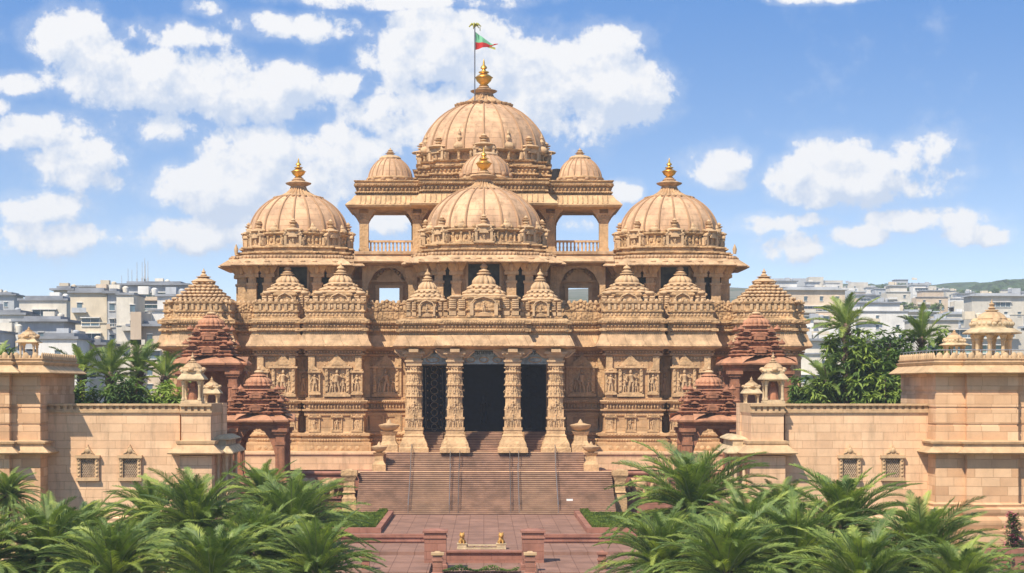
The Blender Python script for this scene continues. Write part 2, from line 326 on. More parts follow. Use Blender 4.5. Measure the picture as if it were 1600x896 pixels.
# staircases -----------------------------------------------------
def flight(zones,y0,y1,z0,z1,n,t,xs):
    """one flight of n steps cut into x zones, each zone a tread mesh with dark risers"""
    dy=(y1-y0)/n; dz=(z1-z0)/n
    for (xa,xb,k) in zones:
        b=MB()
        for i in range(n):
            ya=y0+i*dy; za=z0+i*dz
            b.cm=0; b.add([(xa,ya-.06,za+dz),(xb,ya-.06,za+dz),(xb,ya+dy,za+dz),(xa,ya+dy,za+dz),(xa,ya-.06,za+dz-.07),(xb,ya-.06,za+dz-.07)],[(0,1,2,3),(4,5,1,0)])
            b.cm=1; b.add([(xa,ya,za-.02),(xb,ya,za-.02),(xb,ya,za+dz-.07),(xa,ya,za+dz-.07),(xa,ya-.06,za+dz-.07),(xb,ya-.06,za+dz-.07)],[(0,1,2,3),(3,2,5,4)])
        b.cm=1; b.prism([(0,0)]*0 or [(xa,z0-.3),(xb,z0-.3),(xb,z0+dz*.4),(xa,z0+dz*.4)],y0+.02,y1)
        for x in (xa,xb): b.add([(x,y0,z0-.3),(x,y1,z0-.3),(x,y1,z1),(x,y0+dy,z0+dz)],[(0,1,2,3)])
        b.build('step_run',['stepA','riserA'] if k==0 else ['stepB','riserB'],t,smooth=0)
def handrail(b,x,y0,y1,z0,z1,double=False,dark=False):
    h=1.0; k=6; pts=[]
    for i in range(k+1):
        f=i/k; y=y0+(y1-y0)*f; z=z0+(z1-z0)*f; b.tube([(x,y,z-.05),(x,y,z+h)],.03,5); pts.append((x,y,z+h))
    b.tube(pts,.045,6); b.tube([(p[0],p[1],p[2]-.45) for p in pts],.022,5)
def zones_of(D,pl): return [(X(a,D),X(c,D),k) for a,c,k in pl]
b=MB(); b.box(-15.9,15.9,221.55,222.6,ZT-.16,ZT+.03); b.box(-12.7,12.7,227.35,228.6,ZP-.14,ZP+.02); b.build('landing_nosing','ashlar',kind='structure')
st=thing('lower_staircase',(0,213,0),'wide lower flight of brown and orange stone steps rising from the plaza','staircase')
flight(zones_of(214,[(556,640,0),(640,701,1),(701,811,0),(811,872,1),(872,962,0)]),213,221.7,0,ZT,22,st,None)
for px in (638,702,716,798,811,872):
    b=MB(); handrail(b,X(px,214),213.3,221.6,.15,ZT); b.build('handrail','metal' if px in(638,872,702,811) else 'darkmetal',st)
su=thing('upper_staircase',(0,222.6,ZT),'shorter upper flight of brown stone steps between the two square urns','staircase')
flight(zones_of(223,[(601,641,0),(641,703,1),(703,810,0),(810,869,1),(869,915,0)]),223.6,227.7,ZT,ZP,10,su,None)
for px in (641,703,718,797,811,869):
    b=MB(); handrail(b,X(px,223),223.7,227.5,ZT+.15,ZP); b.build('handrail','metal' if px in(641,869,703,811) else 'darkmetal',su)
sp_=thing('porch_staircase',(0,229,ZP),'topmost steps climbing between the carved porch columns to the doors','staircase')
for (a,c,k) in ((653,692,1),(727,785,0),(820,862,0)): flight([(X(a,230),X(c,230),k)],229.2,232.8,ZP,ZF,12,sp_,None)
for px in (649,867):
    b=MB(); handrail(b,X(px,229),228.6,232.4,ZP+.1,ZF-.1); b.build('handrail','metal',sp_)
b=MB(); b.box(X(886,214),X(896,214),215.4,215.46,1.05,1.75); b.box(X(890.6,214),X(891.4,214),215.47,215.53,.9,1.4); tag(b.build('notice_board','white'),'small white notice plate on the right part of the lower steps','sign')
# pedestals beside the stairs
def pedestal(px0,px1,D,z0,z1,label,urn=False):
    cx=(X(px0,D)+X(px1,D))/2; hw=(X(px1,D)-X(px0,D))/2; t=thing('stone_pedestal' if not urn else 'stone_urn',(cx,D,z0),label,'pedestal' if not urn else 'urn')
    H=z1-z0; q=[(cx-hw,D-hw),(cx+hw,D-hw),(cx+hw,D+hw),(cx-hw,D+hw)]
    if not urn:
        MB().sweep(q,[(0,z0-.1),(0,z0+H*.32),(-.15,z0+H*.36),(-.2,z0+H*.42),(-.05,z0+H*.46),(-.2,z0+H*.5),(-.22,z0+H*.72),(-.05,z0+H*.82),(.12,z0+H*.88),(.12,z0+H),(-.3,z0+H)],top=True).build('shaft','plain',t)
        MB().box(cx-hw*.55,cx+hw*.55,D-hw*.55,D+hw*.55,z0+H,z0+H+.16,.1,.1).build('cap','trim',t)
    else:
        MB().sweep(q,[(-.0,z0-.05),(0,z0+H*.22),(-.12,z0+H*.26),(-.3,z0+H*.34),(-.34,z0+H*.5),(-.1,z0+H*.6),(-.05,z0+H*.62),(-.5,z0+H*.62)],top=True).build('base','plain',t)
        MB().lathe([(hw*.35,z0+H*.62),(hw*.9,z0+H*.7),(hw*1.15,z0+H*.78),(hw*1.2,z0+H*.82),(hw*.9,z0+H*.84),(hw*.3,z0+H*.88),(hw*.2,z0+H*.94),(.02,z0+H)],cx,D,16).build('bowl','trim',t)
    return t
for a,c,sd in ((535,557,'left'),(958,979,'right')): pedestal(a,c,219.5,0,Z(737,219.5)+.15,'tall cream stone pedestal closing the %s edge of the lower steps'%sd)
for a,c,sd in ((582,603,'left'),(912,935,'right')): pedestal(a,c,224,ZT,Z(690,224),'square cream stone urn on the landing at the %s end of the upper steps'%sd,True)
for a,c,sd in ((594,622,'left'),(893,921,'right')): pedestal(a,c,228.6,ZP,Z(655,228.6),'tall vase-topped stone pedestal against the temple base %s of the porch'%sd,True)
# elephants carved along the terrace front: one wall, its elephants are parts
for s,sd in ((-1,'left'),(1,'right')):
    t=thing('elephant_frieze',(s*24,221.9,0),'row of carved stone elephants along the terrace wall, %s of the stairs'%sd,'stone frieze')
    b=MB(); b.box(s*17.6,s*44,221.2,221.98,-.4,1.4); b.box(s*17.6,s*44,221.0,221.97,1.4,1.65); b.build('plinth','redwall',t)
    proto=None
    for i in range(9):
        x=s*(19.3+2.75*i)
        if proto is None:
            b=MB(); zc=2.7; x0=x; b.ell((x,221.6,zc+.35),(1.0,.75,.95),10,7); b.ell((x-s*.9,221.25,zc+.75),(.5,.45,.55),8,6); b.ell((x-s*.62,221.05,zc+.7),(.28,.1,.4),7,5)
            b.tube([(x-s*1.2,221.0,zc+.7),(x-s*1.4,220.9,zc+.1),(x-s*1.35,220.85,zc-.5),(x-s*1.15,220.9,zc-.95)],[.24,.18,.13,.08],6)
            for q in (-.6,.55): b.tube([(x+q,221.3,zc+.1),(x+q,221.3,1.65)],[.34,.26],8)
            proto=b.build('elephant','plain',t)
        else: shift(proto,x-x0,0)

# ================================================================ THE TEMPLE
T=thing('temple',(0,240,ZP),'great carved sandstone temple with ribbed domes above the stairs','temple')
def sym(path): return mirror(path)
# --- lower storey
o2=lambda off,D: off*D/F
E1=[(o2(129,236),236.5),(o2(188,236),236.5),(o2(188,236),232.5),(o2(274,232.5),232.5),(o2(274,232.5),236),(o2(291,236),236),(o2(291,236),233.4),(o2(354,233.4),233.4),(o2(354,233.4),237.5),(o2(393,237.5),237.5),(o2(393,237.5),233.5),(o2(412,233.5),233.5),(o2(412,233),232.6),(o2(478,232.6),232.6),(o2(478,232.6),234.4),(o2(495,234.4),234.4),(o2(495,234.4),300)]
loop=sym(E1)
DW=234.0
low=prof(DW,[(706.5,1.3),(691,1.25),(690,1.0),(686,1.15),(684.5,.75),(682,.8),(680.5,1.1),(677,1.1),(676,.5),(674,.3),(650,.3),(649,.5),(645,.5),(644,.3),(643,.3),(642,.75),(639.5,.8),(639,.3),(631,.3),(630.5,.7),(627,.85),(625.5,.8),(625,.3),(622,.35),(621,0),(557,0),(556,.35),(553,.4),(552,.15),(549,.15),(548,.5),(546,.55)])
MB().sweep(loop,low).build('lower_wall','wall',T)
eave=prof(DW,[(546,.5),(544,1.2),(541.5,1.35),(539,1.3),(533,1.0),(527,.85),(524,.8)])
MB().sweep(loop,eave).build('eave','eave',T)
band=prof(DW,[(524,.7),(519,.65),(518,.95),(514.5,.95),(513.5,.6),(507,.6),(506,1.05),(501,1.1),(499.5,.7),(498,.6)])
MB().sweep(loop,band,top=True).build('cornice','stone',T)
def beads(path,off,z,r,step,closed=True,name='bead_band',m='stone',par=None,gem=False):
    b=MB()
    def f(x,y,ux,uy):
        rx,ry=abs(ux)*r[0]+abs(uy)*r[1],abs(uy)*r[0]+abs(ux)*r[1]
        if gem: b.gem((x,y,z),(rx,ry,r[2]))
        else: b.ell((x,y,z),(rx,ry,r[2]),6,4)
    b.along(path,off,f,step,closed); return b
bm_=MB()
for off,py,r,step in ((.72,510.3,(.22,.22,.22),.5),(1.05,516.3,(.13,.12,.14),.32),(1.12,503.5,(.15,.1,.13),.36),(.5,550.5,(.16,.16,.14),.42),(.5,635,(.17,.2,.30),.44),(1.12,678.7,(.2,.1,.14),.55),(1.32,541.5,(.3,.12,.1),.62),(.42,554.5,(.1,.1,.1),.28),(.86,628.3,(.12,.1,.12),.34),(1.2,687,(.14,.1,.16),.4),(.32,646,(.12,.3,.12),.36),(.06,622.8,(.16,.4,.14),.5),(1.3,699,(.3,.06,.3),1.1),(.1,560,(.18,.12,.22),.45)):
    q=beads(loop,off,Z(py,DW),r,step,gem=step<.6); bm_.add(q.v,q.f)
bm_.build('bead_bands','plain',T,smooth=50)
def front_y(x):
    x=abs(x); y=236.5
    for (xa,ya),(xb,yb) in zip(E1,E1[1:]):
        if abs(ya-yb)<.01 and xa-.01<=x<=xb+.01: y=ya
    return y
# pilaster strips at the corners of every bay
for s in (-1,1):
    for (xa,ya),(xb,yb) in zip(E1,E1[1:]):
        if abs(ya-yb)<.01 and xb-xa>1.2:
            wpil=.42
            for x in (xa+wpil,xb-wpil):
                b=MB(); b.box(s*x-wpil*.9,s*x+wpil*.9,ya-.12,ya+.1,Z(676,DW),Z(557,DW)); b.build('pilaster','plain',T) if 0 else None
                b.box(s*x-wpil,s*x+wpil,ya-.32,ya+.1,Z(621,DW),Z(557,DW)); b.box(s*x-wpil*.8,s*x+wpil*.8,ya-.38,ya+.1,Z(577,DW),Z(568,DW)); b.box(s*x-wpil,s*x+wpil,ya-.42,ya,Z(676,DW),Z(650,DW)); b.build('pilaster','plain',T)
def figure(b,x,y,z,h,seed=0,w=1.0):
    """small carved standing figure, feet at z"""
    rr=random.Random(seed); k=h/1.8; t=rr.uniform(-.12,.12)*k
    b.tube([(x-.16*k,y,z),(x-.14*k+t*.3,y-.03*k,z+.45*k),(x-.11*k+t,y,z+.9*k)],[.09*k,.11*k,.15*k],6)
    b.tube([(x+.2*k,y,z),(x+.17*k+t*.3,y-.05*k,z+.45*k),(x+.1*k+t,y,z+.9*k)],[.09*k,.11*k,.15*k],6)
    b.tube([(x+t,y,z+.85*k),(x+t*.6,y,z+1.1*k),(x,y,z+1.38*k),(x,y,z+1.5*k)],[.2*k,.16*k,.23*k,.08*k],8)
    b.ell((x,y-.02*k,z+1.66*k),(.13*k,.13*k,.17*k),7,5); b.tube([(x,y,z+1.78*k),(x,y,z+1.98*k)],[.13*k,.03*k],6)
    b.tube([(x-.22*k,y,z+1.36*k),(x-.42*k,y-.08*k,z+1.05*k),(x-.3*k,y-.2*k,z+.85*k)],[.08*k,.065*k,.05*k],5)
    b.tube([(x+.22*k,y,z+1.36*k),(x+.46*k,y-.08*k,z+1.2*k),(x+.4*k,y-.16*k,z+1.55*k)],[.08*k,.065*k,.05*k],5)
def arch_poly(x,z,w,h,n=10):
    """ogee pediment outline"""
    p=[(x-w/2,z)]
    for i in range(n+1):
        t=i/n; u=-1+2*t; p.append((x+u*w/2*.96,z+.12*h+h*.88*((1-abs(u)**1.3)**.8*(.62+.38*(1-abs(u))**2))))
    return p+[(x+w/2,z)]
def wall_niche(px,pw,py0,py1,big,seed):
    D=front_y(X(px,DW)); x=X(px,D); w=pw*D/F; z0=Z(py1,D); z1=Z(py0,D); h=z1-z0
    b=MB(); y=D-.05
    b.box(x-w/2,x-w/2+w*.13,y-.42,y,z0+h*.1,z0+h*.8); b.box(x+w/2-w*.13,x+w/2,y-.42,y,z0+h*.1,z0+h*.8)
    b.box(x-w*.55,x+w*.55,y-.5,y,z0,z0+h*.07); b.box(x-w*.47,x+w*.47,y-.42,y,z0+h*.07,z0+h*.12); b.box(x-w*.36,x+w*.36,y-.06,y+.02,z0+h*.12,z0+h*.78)
    b.box(x-w*.62,x+w*.62,y-.62,y,z0+h*.78,z0+h*.83); b.box(x-w*.5,x+w*.5,y-.45,y,z0+h*.83,z0+h*.86)
    b.prism(arch_poly(x,z0+h*.86,w*(.8 if big else .9),h*(.30 if big else .16)),y-.4,y); b.prism(arch_poly(x,z0+h*.87,w*.45,h*(.2 if big else .1)),y-.52,y-.38)
    for s in (-1,1):
        b.gem((x+s*w*.5,y-.45,z0+h*.86),(.14,.14,.22)); 
        if big:
            for q in range(5): b.ell((x+s*w*.435,y-.45,z0+h*(.17+.14*q)),(w*.06,.08,h*.035),6,4)
    o=b.build('wall_niche','plain',T)
    f=MB(); figure(f,x,y-.3,z0+h*.12,h*.60,seed)
    if big:
        for s in (-1,1): figure(f,x+s*w*.25,y-.22,z0+h*.12,h*.36,seed+s+5)
        for q in range(7): a=pi*q/6; f.ell((x+cos(a)*w*.3,y-.14,z0+h*.5+sin(a)*h*.24),(.1,.1,.1),5,4)
    f.build('statue','trim',o,smooth=60)
# measured niche columns of both wings (photo pixels), upper row then lower row
seed=0
NR=[(909,40,1),(954,17,0),(985,38,1),(1020,17,0),(1038,12,0),(1069,36,1),(1100,14,0),(1132,20,0)]
for px,pw,big in NR:
    for p in (px,2*AX-px):
        seed+=3; wall_niche(p,pw,563 if big else 573,620 if big else 617,big,seed)
for px,pw in ((954,16),(985,16),(1020,17),(1052,11),(1069,15),(1098,12)):
    for p in (px,2*AX-px): seed+=3; wall_niche(p,pw,646,675,0,seed)
for px in (908,):      # flat framed panels either side of the porch
    for p in (px-12,px+16,2*AX-px+12,2*AX-px-16):
        D=236.5; x=X(p,D); b=MB()
        for a in (-.95,.95): b.box(x+a-.07,x+a+.07,D-.42,D,Z(673,D),Z(650,D))
        for zz_ in (673,650): b.box(x-1.0,x+1.0,D-.45,D,Z(zz_,D)-.08,Z(zz_,D)+.08)
        b.build('panel_frame','plain',T)
# --- parapet shrines with small spires
def shrine(cx,cy,D,w,pyb,pye,pyt,tiers=2,name='parapet_shrine',lob=10,seed=1,sy=1.0,rw=None):
    """carved box (pyb to pye) under a bulbous layered roof (pye to pyt), w metres wide; returns the part"""
    zb,ze,zt=Z(pyb,D),Z(pye,D),Z(pyt,D); h=ze-zb; hw=w/2; d=hw*sy
    st_=w*.12
    pth=[(cx-hw,cy+d),(cx-hw,cy-d+st_),(cx-hw*.45,cy-d+st_),(cx-hw*.45,cy-d),(cx+hw*.45,cy-d),(cx+hw*.45,cy-d+st_),(cx+hw,cy-d+st_),(cx+hw,cy+d)]
    b=MB(); b.sweep(pth,[(.0,zb-.1),(0,zb+h*.06),(.1,zb+h*.08),(.1,zb+h*.16),(-.08,zb+h*.19),(-.08,zb+h*.36),(.12,zb+h*.39),(.12,zb+h*.45),(-.05,zb+h*.48),(-.05,zb+h*.86),(.12,zb+h*.9),(.15,zb+h*.96),(-.1,zb+h)],top=True)
    o=b.build(name,'stone',T)
    b=MB(); f=cy-d
    for s in (-1,1):      # carved side posts and the arched centre niche
        for q in (0,1):
            xx=cx+s*hw*(.62+.26*q); b.box(xx-hw*.09,xx+hw*.09,f+st_-.22,f+st_,zb+h*.46,zb+h*.88)
            for k in range(5): b.ell((xx,f+st_-.24,zb+h*(.5+.085*k)),(hw*.11,.1,h*.032),6,4)
            b.box(xx-hw*.1,xx+hw*.1,f+st_-.18,f+st_,zb+h*.18,zb+h*.37)
        b.box(cx+s*hw*.34-hw*.05,cx+s*hw*.34+hw*.05,f-.25,f,zb+h*.16,zb+h*.7)
        b.tube([(cx+s*hw*.34,f-.2,zb+h*.7),(cx+s*hw*.26,f-.2,zb+h*.86),(cx,f-.2,zb+h*.98)],.09,5)
        b.ell((cx+s*hw*.78,f+st_-.1,zb+h*1.0),(hw*.2,.3,h*.07),7,5)
    figure(b,cx,f-.12,zb+h*.3,h*.42,seed)
    for k in range(4): b.ell((cx,f-.12,zb+h*(.14+.045*k)),(hw*(.3-.05*k),.14,h*.03),7,4)
    b.build('relief','trim',o,smooth=60)
    # roof: flared eave, ribbed bell tiers, collar, pot
    H=zt-ze; b=MB(); z=ze-.05; r=hw*1.18
    r=(rw or w*1.12)/2
    def ring(rad,zz,n,sz,hz_,sqr):
        for i in range(n):
            a=2*pi*(i+.5)/n; m=1+sqr*(1/max(abs(cos(a)),abs(sin(a)))-1); b.ell((cx+cos(a)*rad*m,cy+sin(a)*rad*m*sy,zz),(sz,sz,hz_),6,4)
    b.lathe([(r*.8,z),(r*1.0,z+H*.02),(r*1.02,z+H*.05),(r*.9,z+H*.10),(r*.78,z+H*.12)],cx,cy,48,12,.08,pi/12,.5,sc=(1,sy))
    ring(r*.80,z+H*.13,18,r*.13,H*.055,.45)
    b.lathe([(r*.76,z+H*.12),(r*.78,z+H*.17),(r*.84,z+H*.18),(r*.70,z+H*.23),(r*.6,z+H*.25)],cx,cy,48,12,.1,0,.35,sc=(1,sy))
    ring(r*.62,z+H*.265,14,r*.12,H*.05,.3)
    b.lathe([(r*.58,z+H*.25),(r*.60,z+H*.30),(r*.66,z+H*.31),(r*.54,z+H*.355),(r*.5,z+H*.37)],cx,cy,48,12,.1,0,.2)
    b.lathe([(r*.48,z+H*.36),(r*.52,z+H*.40),(r*.50,z+H*.46),(r*.40,z+H*.54),(r*.27,z+H*.60),(r*.2,z+H*.62)],cx,cy,72,12,.2,0,.05)
    b.lathe([(r*.18,z+H*.61),(r*.30,z+H*.64),(r*.30,z+H*.665),(r*.17,z+H*.69),(r*.24,z+H*.72),(r*.15,z+H*.76),(r*.11,z+H*.79)],cx,cy,16)
    ro=b.build('layered_roof','trim',o,smooth=50)
    b=MB(); b.lathe([(r*.1,z+H*.79),(r*.17,z+H*.83),(r*.13,z+H*.88),(r*.05,z+H*.92),(r*.03,z+H),(0.005,z+H*1.01)],cx,cy,12); b.build('pot_finial','plain',o)
    return o
def pshrine(px,pw,y,pyb,pye,pyt,rwp=None,**k):
    if rwp: k['rw']=rwp*y/F
    return shrine(X(px,y),y+pw*y/F/2,y,pw*y/F,pyb,pye,pyt,**k)
PF=227.2
pshrine(756,112,PF-.2,499,463,403,rwp=76,seed=11)
for px in (667,845): pshrine(px,66,PF+1.6,499,469,418,rwp=60,seed=px)
for px in (529,983): pshrine(px,86,232.8,499,457,408,rwp=76,seed=px,sy=.8)
for px in (445,1067): pshrine(px,76,233.8,499,457,410,rwp=72,seed=px,sy=.9)
# continuous carved parapet joining the shrines
MB().sweep(loop,prof(DW,[(499,.45),(497,.5),(496,.3),(489,.3),(488,.5),(486,.5),(485,.25),(476,.25),(475,.45),(472.5,.5),(472,.2),(472,-.6)])).build('parapet','stone',T)
b=MB()
b.along(loop,.35,lambda x,y,a,c:b.box(x-.16,x+.16,y-.16,y+.16,Z(485,DW),Z(476,DW)),.85)
b.along(loop,.3,lambda x,y,a,c:b.ell((x,y,Z(480.5,DW)),(.24*abs(a)+.12*abs(c),.24*abs(c)+.12*abs(a),.3),6,4),.85)
b.along(loop,.33,lambda x,y,a,c:b.gem((x,y,Z(492.5,DW)),(.2,.14,.24)),.5)
b.along(loop,.2,lambda x,y,a,c:b.ell((x,y,Z(471,DW)),(.26*abs(a)+.12*abs(c),.26*abs(c)+.12*abs(a),.26),6,4),.7)
b.build('parapet_reliefs','trim',T)
# triangular carved pediments on the parapet between shrines
for px,pw,D,t in ((605,62,236.0,468),(907,62,236.0,468),(385,50,237.2,474),(1127,50,237.2,470),(348,22,234,478),(1164,22,234,478)):
    x=X(px,D); w=pw*D/F; z=Z(499,D); zt=Z(t,D); b=MB(); b.box(x-w/2,x+w/2,D-.5,D+.2,z-.1,z+(zt-z)*.42)
    b.prism([(x-w/2,z+(zt-z)*.42),(x+w/2,z+(zt-z)*.42),(x+w*.3,z+(zt-z)*.62),(x,zt),(x-w*.3,z+(zt-z)*.62)],D-.6,D)
    for k in range(11):
        u=-1+k/5; b.ell((x+u*w*.45,D-.62,z+(zt-z)*(.48+.42*(1-abs(u)))),(w*.05,.15,w*.045),6,4)
    for k in range(7):
        u=-1+k/3; b.ell((x+u*w*.25,D-.62,z+(zt-z)*(.47+.2*(1-abs(u)))),(w*.045,.12,w*.05),6,4); b.box(x+u*w*.4-.12,x+u*w*.4+.12,D-.58,D-.4,z+.1,z+(zt-z)*.36)
    b.build('parapet_pediment','stone',T,smooth=40)
# --- end towers with pyramidal bell roofs
for s in (-1,1):
    cx=s*o2(440,236); cy=237.2; D=234; hw=o2(44.5,D)
    pth=[(cx-hw,cy+hw),(cx-hw,cy-hw*.9),(cx-hw*.6,cy-hw*.9),(cx-hw*.6,cy-hw*1.06),(cx+hw*.6,cy-hw*1.06),(cx+hw*.6,cy-hw*.9),(cx+hw,cy-hw*.9),(cx+hw,cy+hw)]
    b=MB(); b.sweep(pth,prof(D,[(500,0),(497,.1),(496,-.05),(487,-.05),(486,.15),(484,.15),(483,-.05),(477,-.02),(476,.3),(474,.35),(472,0)]),top=True); ot=b.build('corner_shrine','stone',T)
    b=MB()
    for k in (-.8,-.3,.3,.8):
        b.box(cx+k*hw-.35,cx+k*hw+.35,cy-hw*1.06-.22,cy-hw*.85,Z(496,D),Z(478,D)); figure(b,cx+k*hw,cy-hw*1.06-.3,Z(495,D),1.2,int(k*10))
    b.build('relief','trim',ot,smooth=60)
    b=MB(); z=Z(474,D); H=Z(437,D)-z; nt_=7
    for i in range(nt_):
        f=i/nt_; r=hw*1.0*(1-f)**1.12*.88+hw*.2; zz_=z+H*f
        b.lathe([(r*.95,zz_),(r*1.0,zz_+H*.03),(r*.8,zz_+H*.12),(r*.7,zz_+H*.145)],cx,cy,32,0,0,pi/4,.6)
        m=max(3,int(r*2/.62))
        for e in range(4):
            for j in range(m):
                u=-1+2*(j+.5)/m; px_,py_=[(u,-1),(1,u),(-u,1),(-1,-u)][e]
                b.ell((cx+px_*r*.98,cy+py_*r*.98,zz_+H*.045),(r/m*1.0,r/m*1.0,H*.062),6,5)
    b.lathe([(hw*.42,z+H*.93),(hw*.46,z+H*.97),(hw*.2,z+H*1.12),(hw*.12,z+H*1.14)],cx,cy,24,8,.1); b.lathe([(hw*.12,z+H*1.1),(hw*.28,z+H*1.17),(hw*.1,z+H*1.22)],cx,cy,12)
    b.lathe([(hw*.06,z+H*1.2),(hw*.13,z+H*1.25),(hw*.05,z+H*1.33),(hw*.09,z+H*1.38),(hw*.04,z+H*1.43),(.01,Z(417,D))],cx,cy,10)
    b.build('bell_pyramid_roof','trim',ot,smooth=50)
# --- porch
px0=o2(127,228); pc=o2(64,226)
porch=[(-px0,237),(-px0,228.2),(-pc,228.2),(-pc,227.0),(pc,227.0),(pc,228.2),(px0,228.2),(px0,237)]
DP=228.
b=MB(); b.sweep(porch,prof(DP,[(546,-.7),(545,.1),(543,1.05),(541,1.2),(538,1.1),(532,.9),(526,.65),(524.5,.55)]),closed=False); b.build('porch_eave','eave',T)
b=MB(); b.sweep(porch,prof(DP,[(525,.4),(520,.4),(519,.75),(515,.8),(514,.35),(508,.35),(507,.8),(502,.85),(500,.45),(498,.2)]),closed=False); 
b.box(-px0,px0,228.6,238,Z(524,DP),Z(499,DP)); b.box(-pc,pc,227.2,229,Z(524,DP),Z(499.1,DP)); b.box(-px0+.2,px0-.2,228.6,237,Z(546,DP),Z(524,DP)); b.box(-pc+.2,pc-.2,227.5,228.6,Z(546,DP),Z(524.1,DP))
b.build('porch_cornice','stone',T)
b=MB()
for off,py,r,step in ((.5,511,(.22,.2,.22),.5),(.85,517,(.13,.12,.14),.32),(.9,504.5,(.15,.1,.13),.36),(1.18,540.8,(.3,.12,.1),.6)):
    q=beads(porch,off,Z(py,DP),r,step,closed=False,gem=step<.6); b.add(q.v,q.f)
b.build('porch_bead_band','plain',T,smooth=50)
# porch box walls: cheeks, back wall with three doorways
ZD=Z(569,233); ZL=Z(546,231)
b=MB()
for s in (-1,1): b.box(s*(px0-1.0),s*(px0-.25),230,237,ZP,ZL); b.box(s*4.8,s*2.85,232.9,237,ZF-2.4,ZL); b.box(s*8.1,s*(px0-.3),232.9,237,ZF-2.4,ZL)
b.box(-px0+.3,px0-.3,233.4,237,ZD,ZL); b.box(-8.3,8.3,232.85,240,ZP,ZF-.01); b.build('porch_back_wall','wall',T)
for s,nm_ in ((-1,1),(0,0),(1,2)):
    x=s*6.45 if s else 0; hw=1.65 if s else 2.85
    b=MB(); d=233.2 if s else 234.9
    b.box(x-hw,x+hw,d,d+.3,ZF,ZD)  # flat panel; its black colour paints the unlit porch interior
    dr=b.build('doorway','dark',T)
    b=MB()
    for q in (-1,1): b.box(x+q*hw*.97-.1,x+q*hw*.97+.1,d-.12,d,ZF,ZD)
    b.box(x-hw,x+hw,d-.12,d,ZD-.2,ZD)
    H=ZD-ZF
    if s:       # ornate leaf: scroll work and studs
        nr=9
        for k in range(nr):
            zz_=ZF+.6+(H-1.2)*k/(nr-1)
            pts=[(x+.5*cos(a)*(1 if k%2 else .8),d-.08,zz_+.42*sin(a)) for a in [i*pi/5 for i in range(11)]]; b.tube(pts,.05,4)
            for q in (-1,1): b.ell((x+q*.85,d-.08,zz_),(.1,.08,.12),6,4)
        b.tube([(x-1.1,d-.08,ZF+.4),(x-1.1,d-.08,ZD-.5),(x+1.1,d-.08,ZD-.5),(x+1.1,d-.08,ZF+.4),(x-1.1,d-.08,ZF+.4)],.05,4)
        b.build('door_scrollwork','gold' if s<0 and 0 else ('relief' if s<0 else 'dark'),dr,smooth=60)
    else:
        b.build('door_frame','dark',dr)
        b=MB(); figure(b,0,234.75,ZF+1.0,3.4,7); b.box(-1.1,1.1,234.3,234.9,ZF,ZF+1.0); 
        
        b.build('shrine_figure','dark',dr,smooth=60)  # coloured black to keep the figure dim in the painted shade
# painted lintel panels with their dark writing
rg=random.Random(5)
for x,w in ((-6.55,4.1),(0,5.7),(6.55,4.1)):
    b=MB(); d=229.4; z0,z1=Z(568,d),Z(547,d); b.box(x-w/2,x+w/2,d,d+.25,z0,z0+(z1-z0)*.5); b.box(x-w*.36,x+w*.36,d-.02,d+.25,z0+(z1-z0)*.56,z1); b.box(x-w/2,x+w/2,d-.12,d+.2,z0+(z1-z0)*.49,z0+(z1-z0)*.57); b.box(x-w/2,x+w/2,d-.12,d+.2,z0-.12,z0+.03)
    o=b.build('lintel_panel','bluepanel',T)
    b=MB(); zt_=z0+(z1-z0)*.86; b.box(x-w*.27,x+w*.27,d-.06,d-.02,zt_,zt_+.07); xx=x-w*.26
    while xx<x+w*.25:
        b.box(xx,xx+.07,d-.06,d-.02,zt_-rg.uniform(.25,.42),zt_)
        if rg.random()<.7: b.tube([(xx+.05,d-.04,zt_-.12),(xx+.2,d-.04,zt_-.08-rg.random()*.1),(xx+.14,d-.04,zt_-.3)],.035,4)
        xx+=rg.uniform(.22,.34)
    b.build('inscription','ink',o)
    b=MB(); zc=z0+(z1-z0)*.26
    for q in ((-.0,.0),(-.3,0),(.3,0)) if w>5 else ((0,0),): b.tube([(x+q[0]*w+w*(.10 if w>5 else .2)*cos(a),d-.03,zc+.34*sin(a)) for a in [i*pi/6 for i in range(13)]],.06,4)
    for q in (-1,1): b.box(x+q*w*.45-.06,x+q*w*.45+.06,d-.05,d,z0+.05,z0+(z1-z0)*.48)
    b.build('painted_motif','gold' if 0 else 'trim',o)
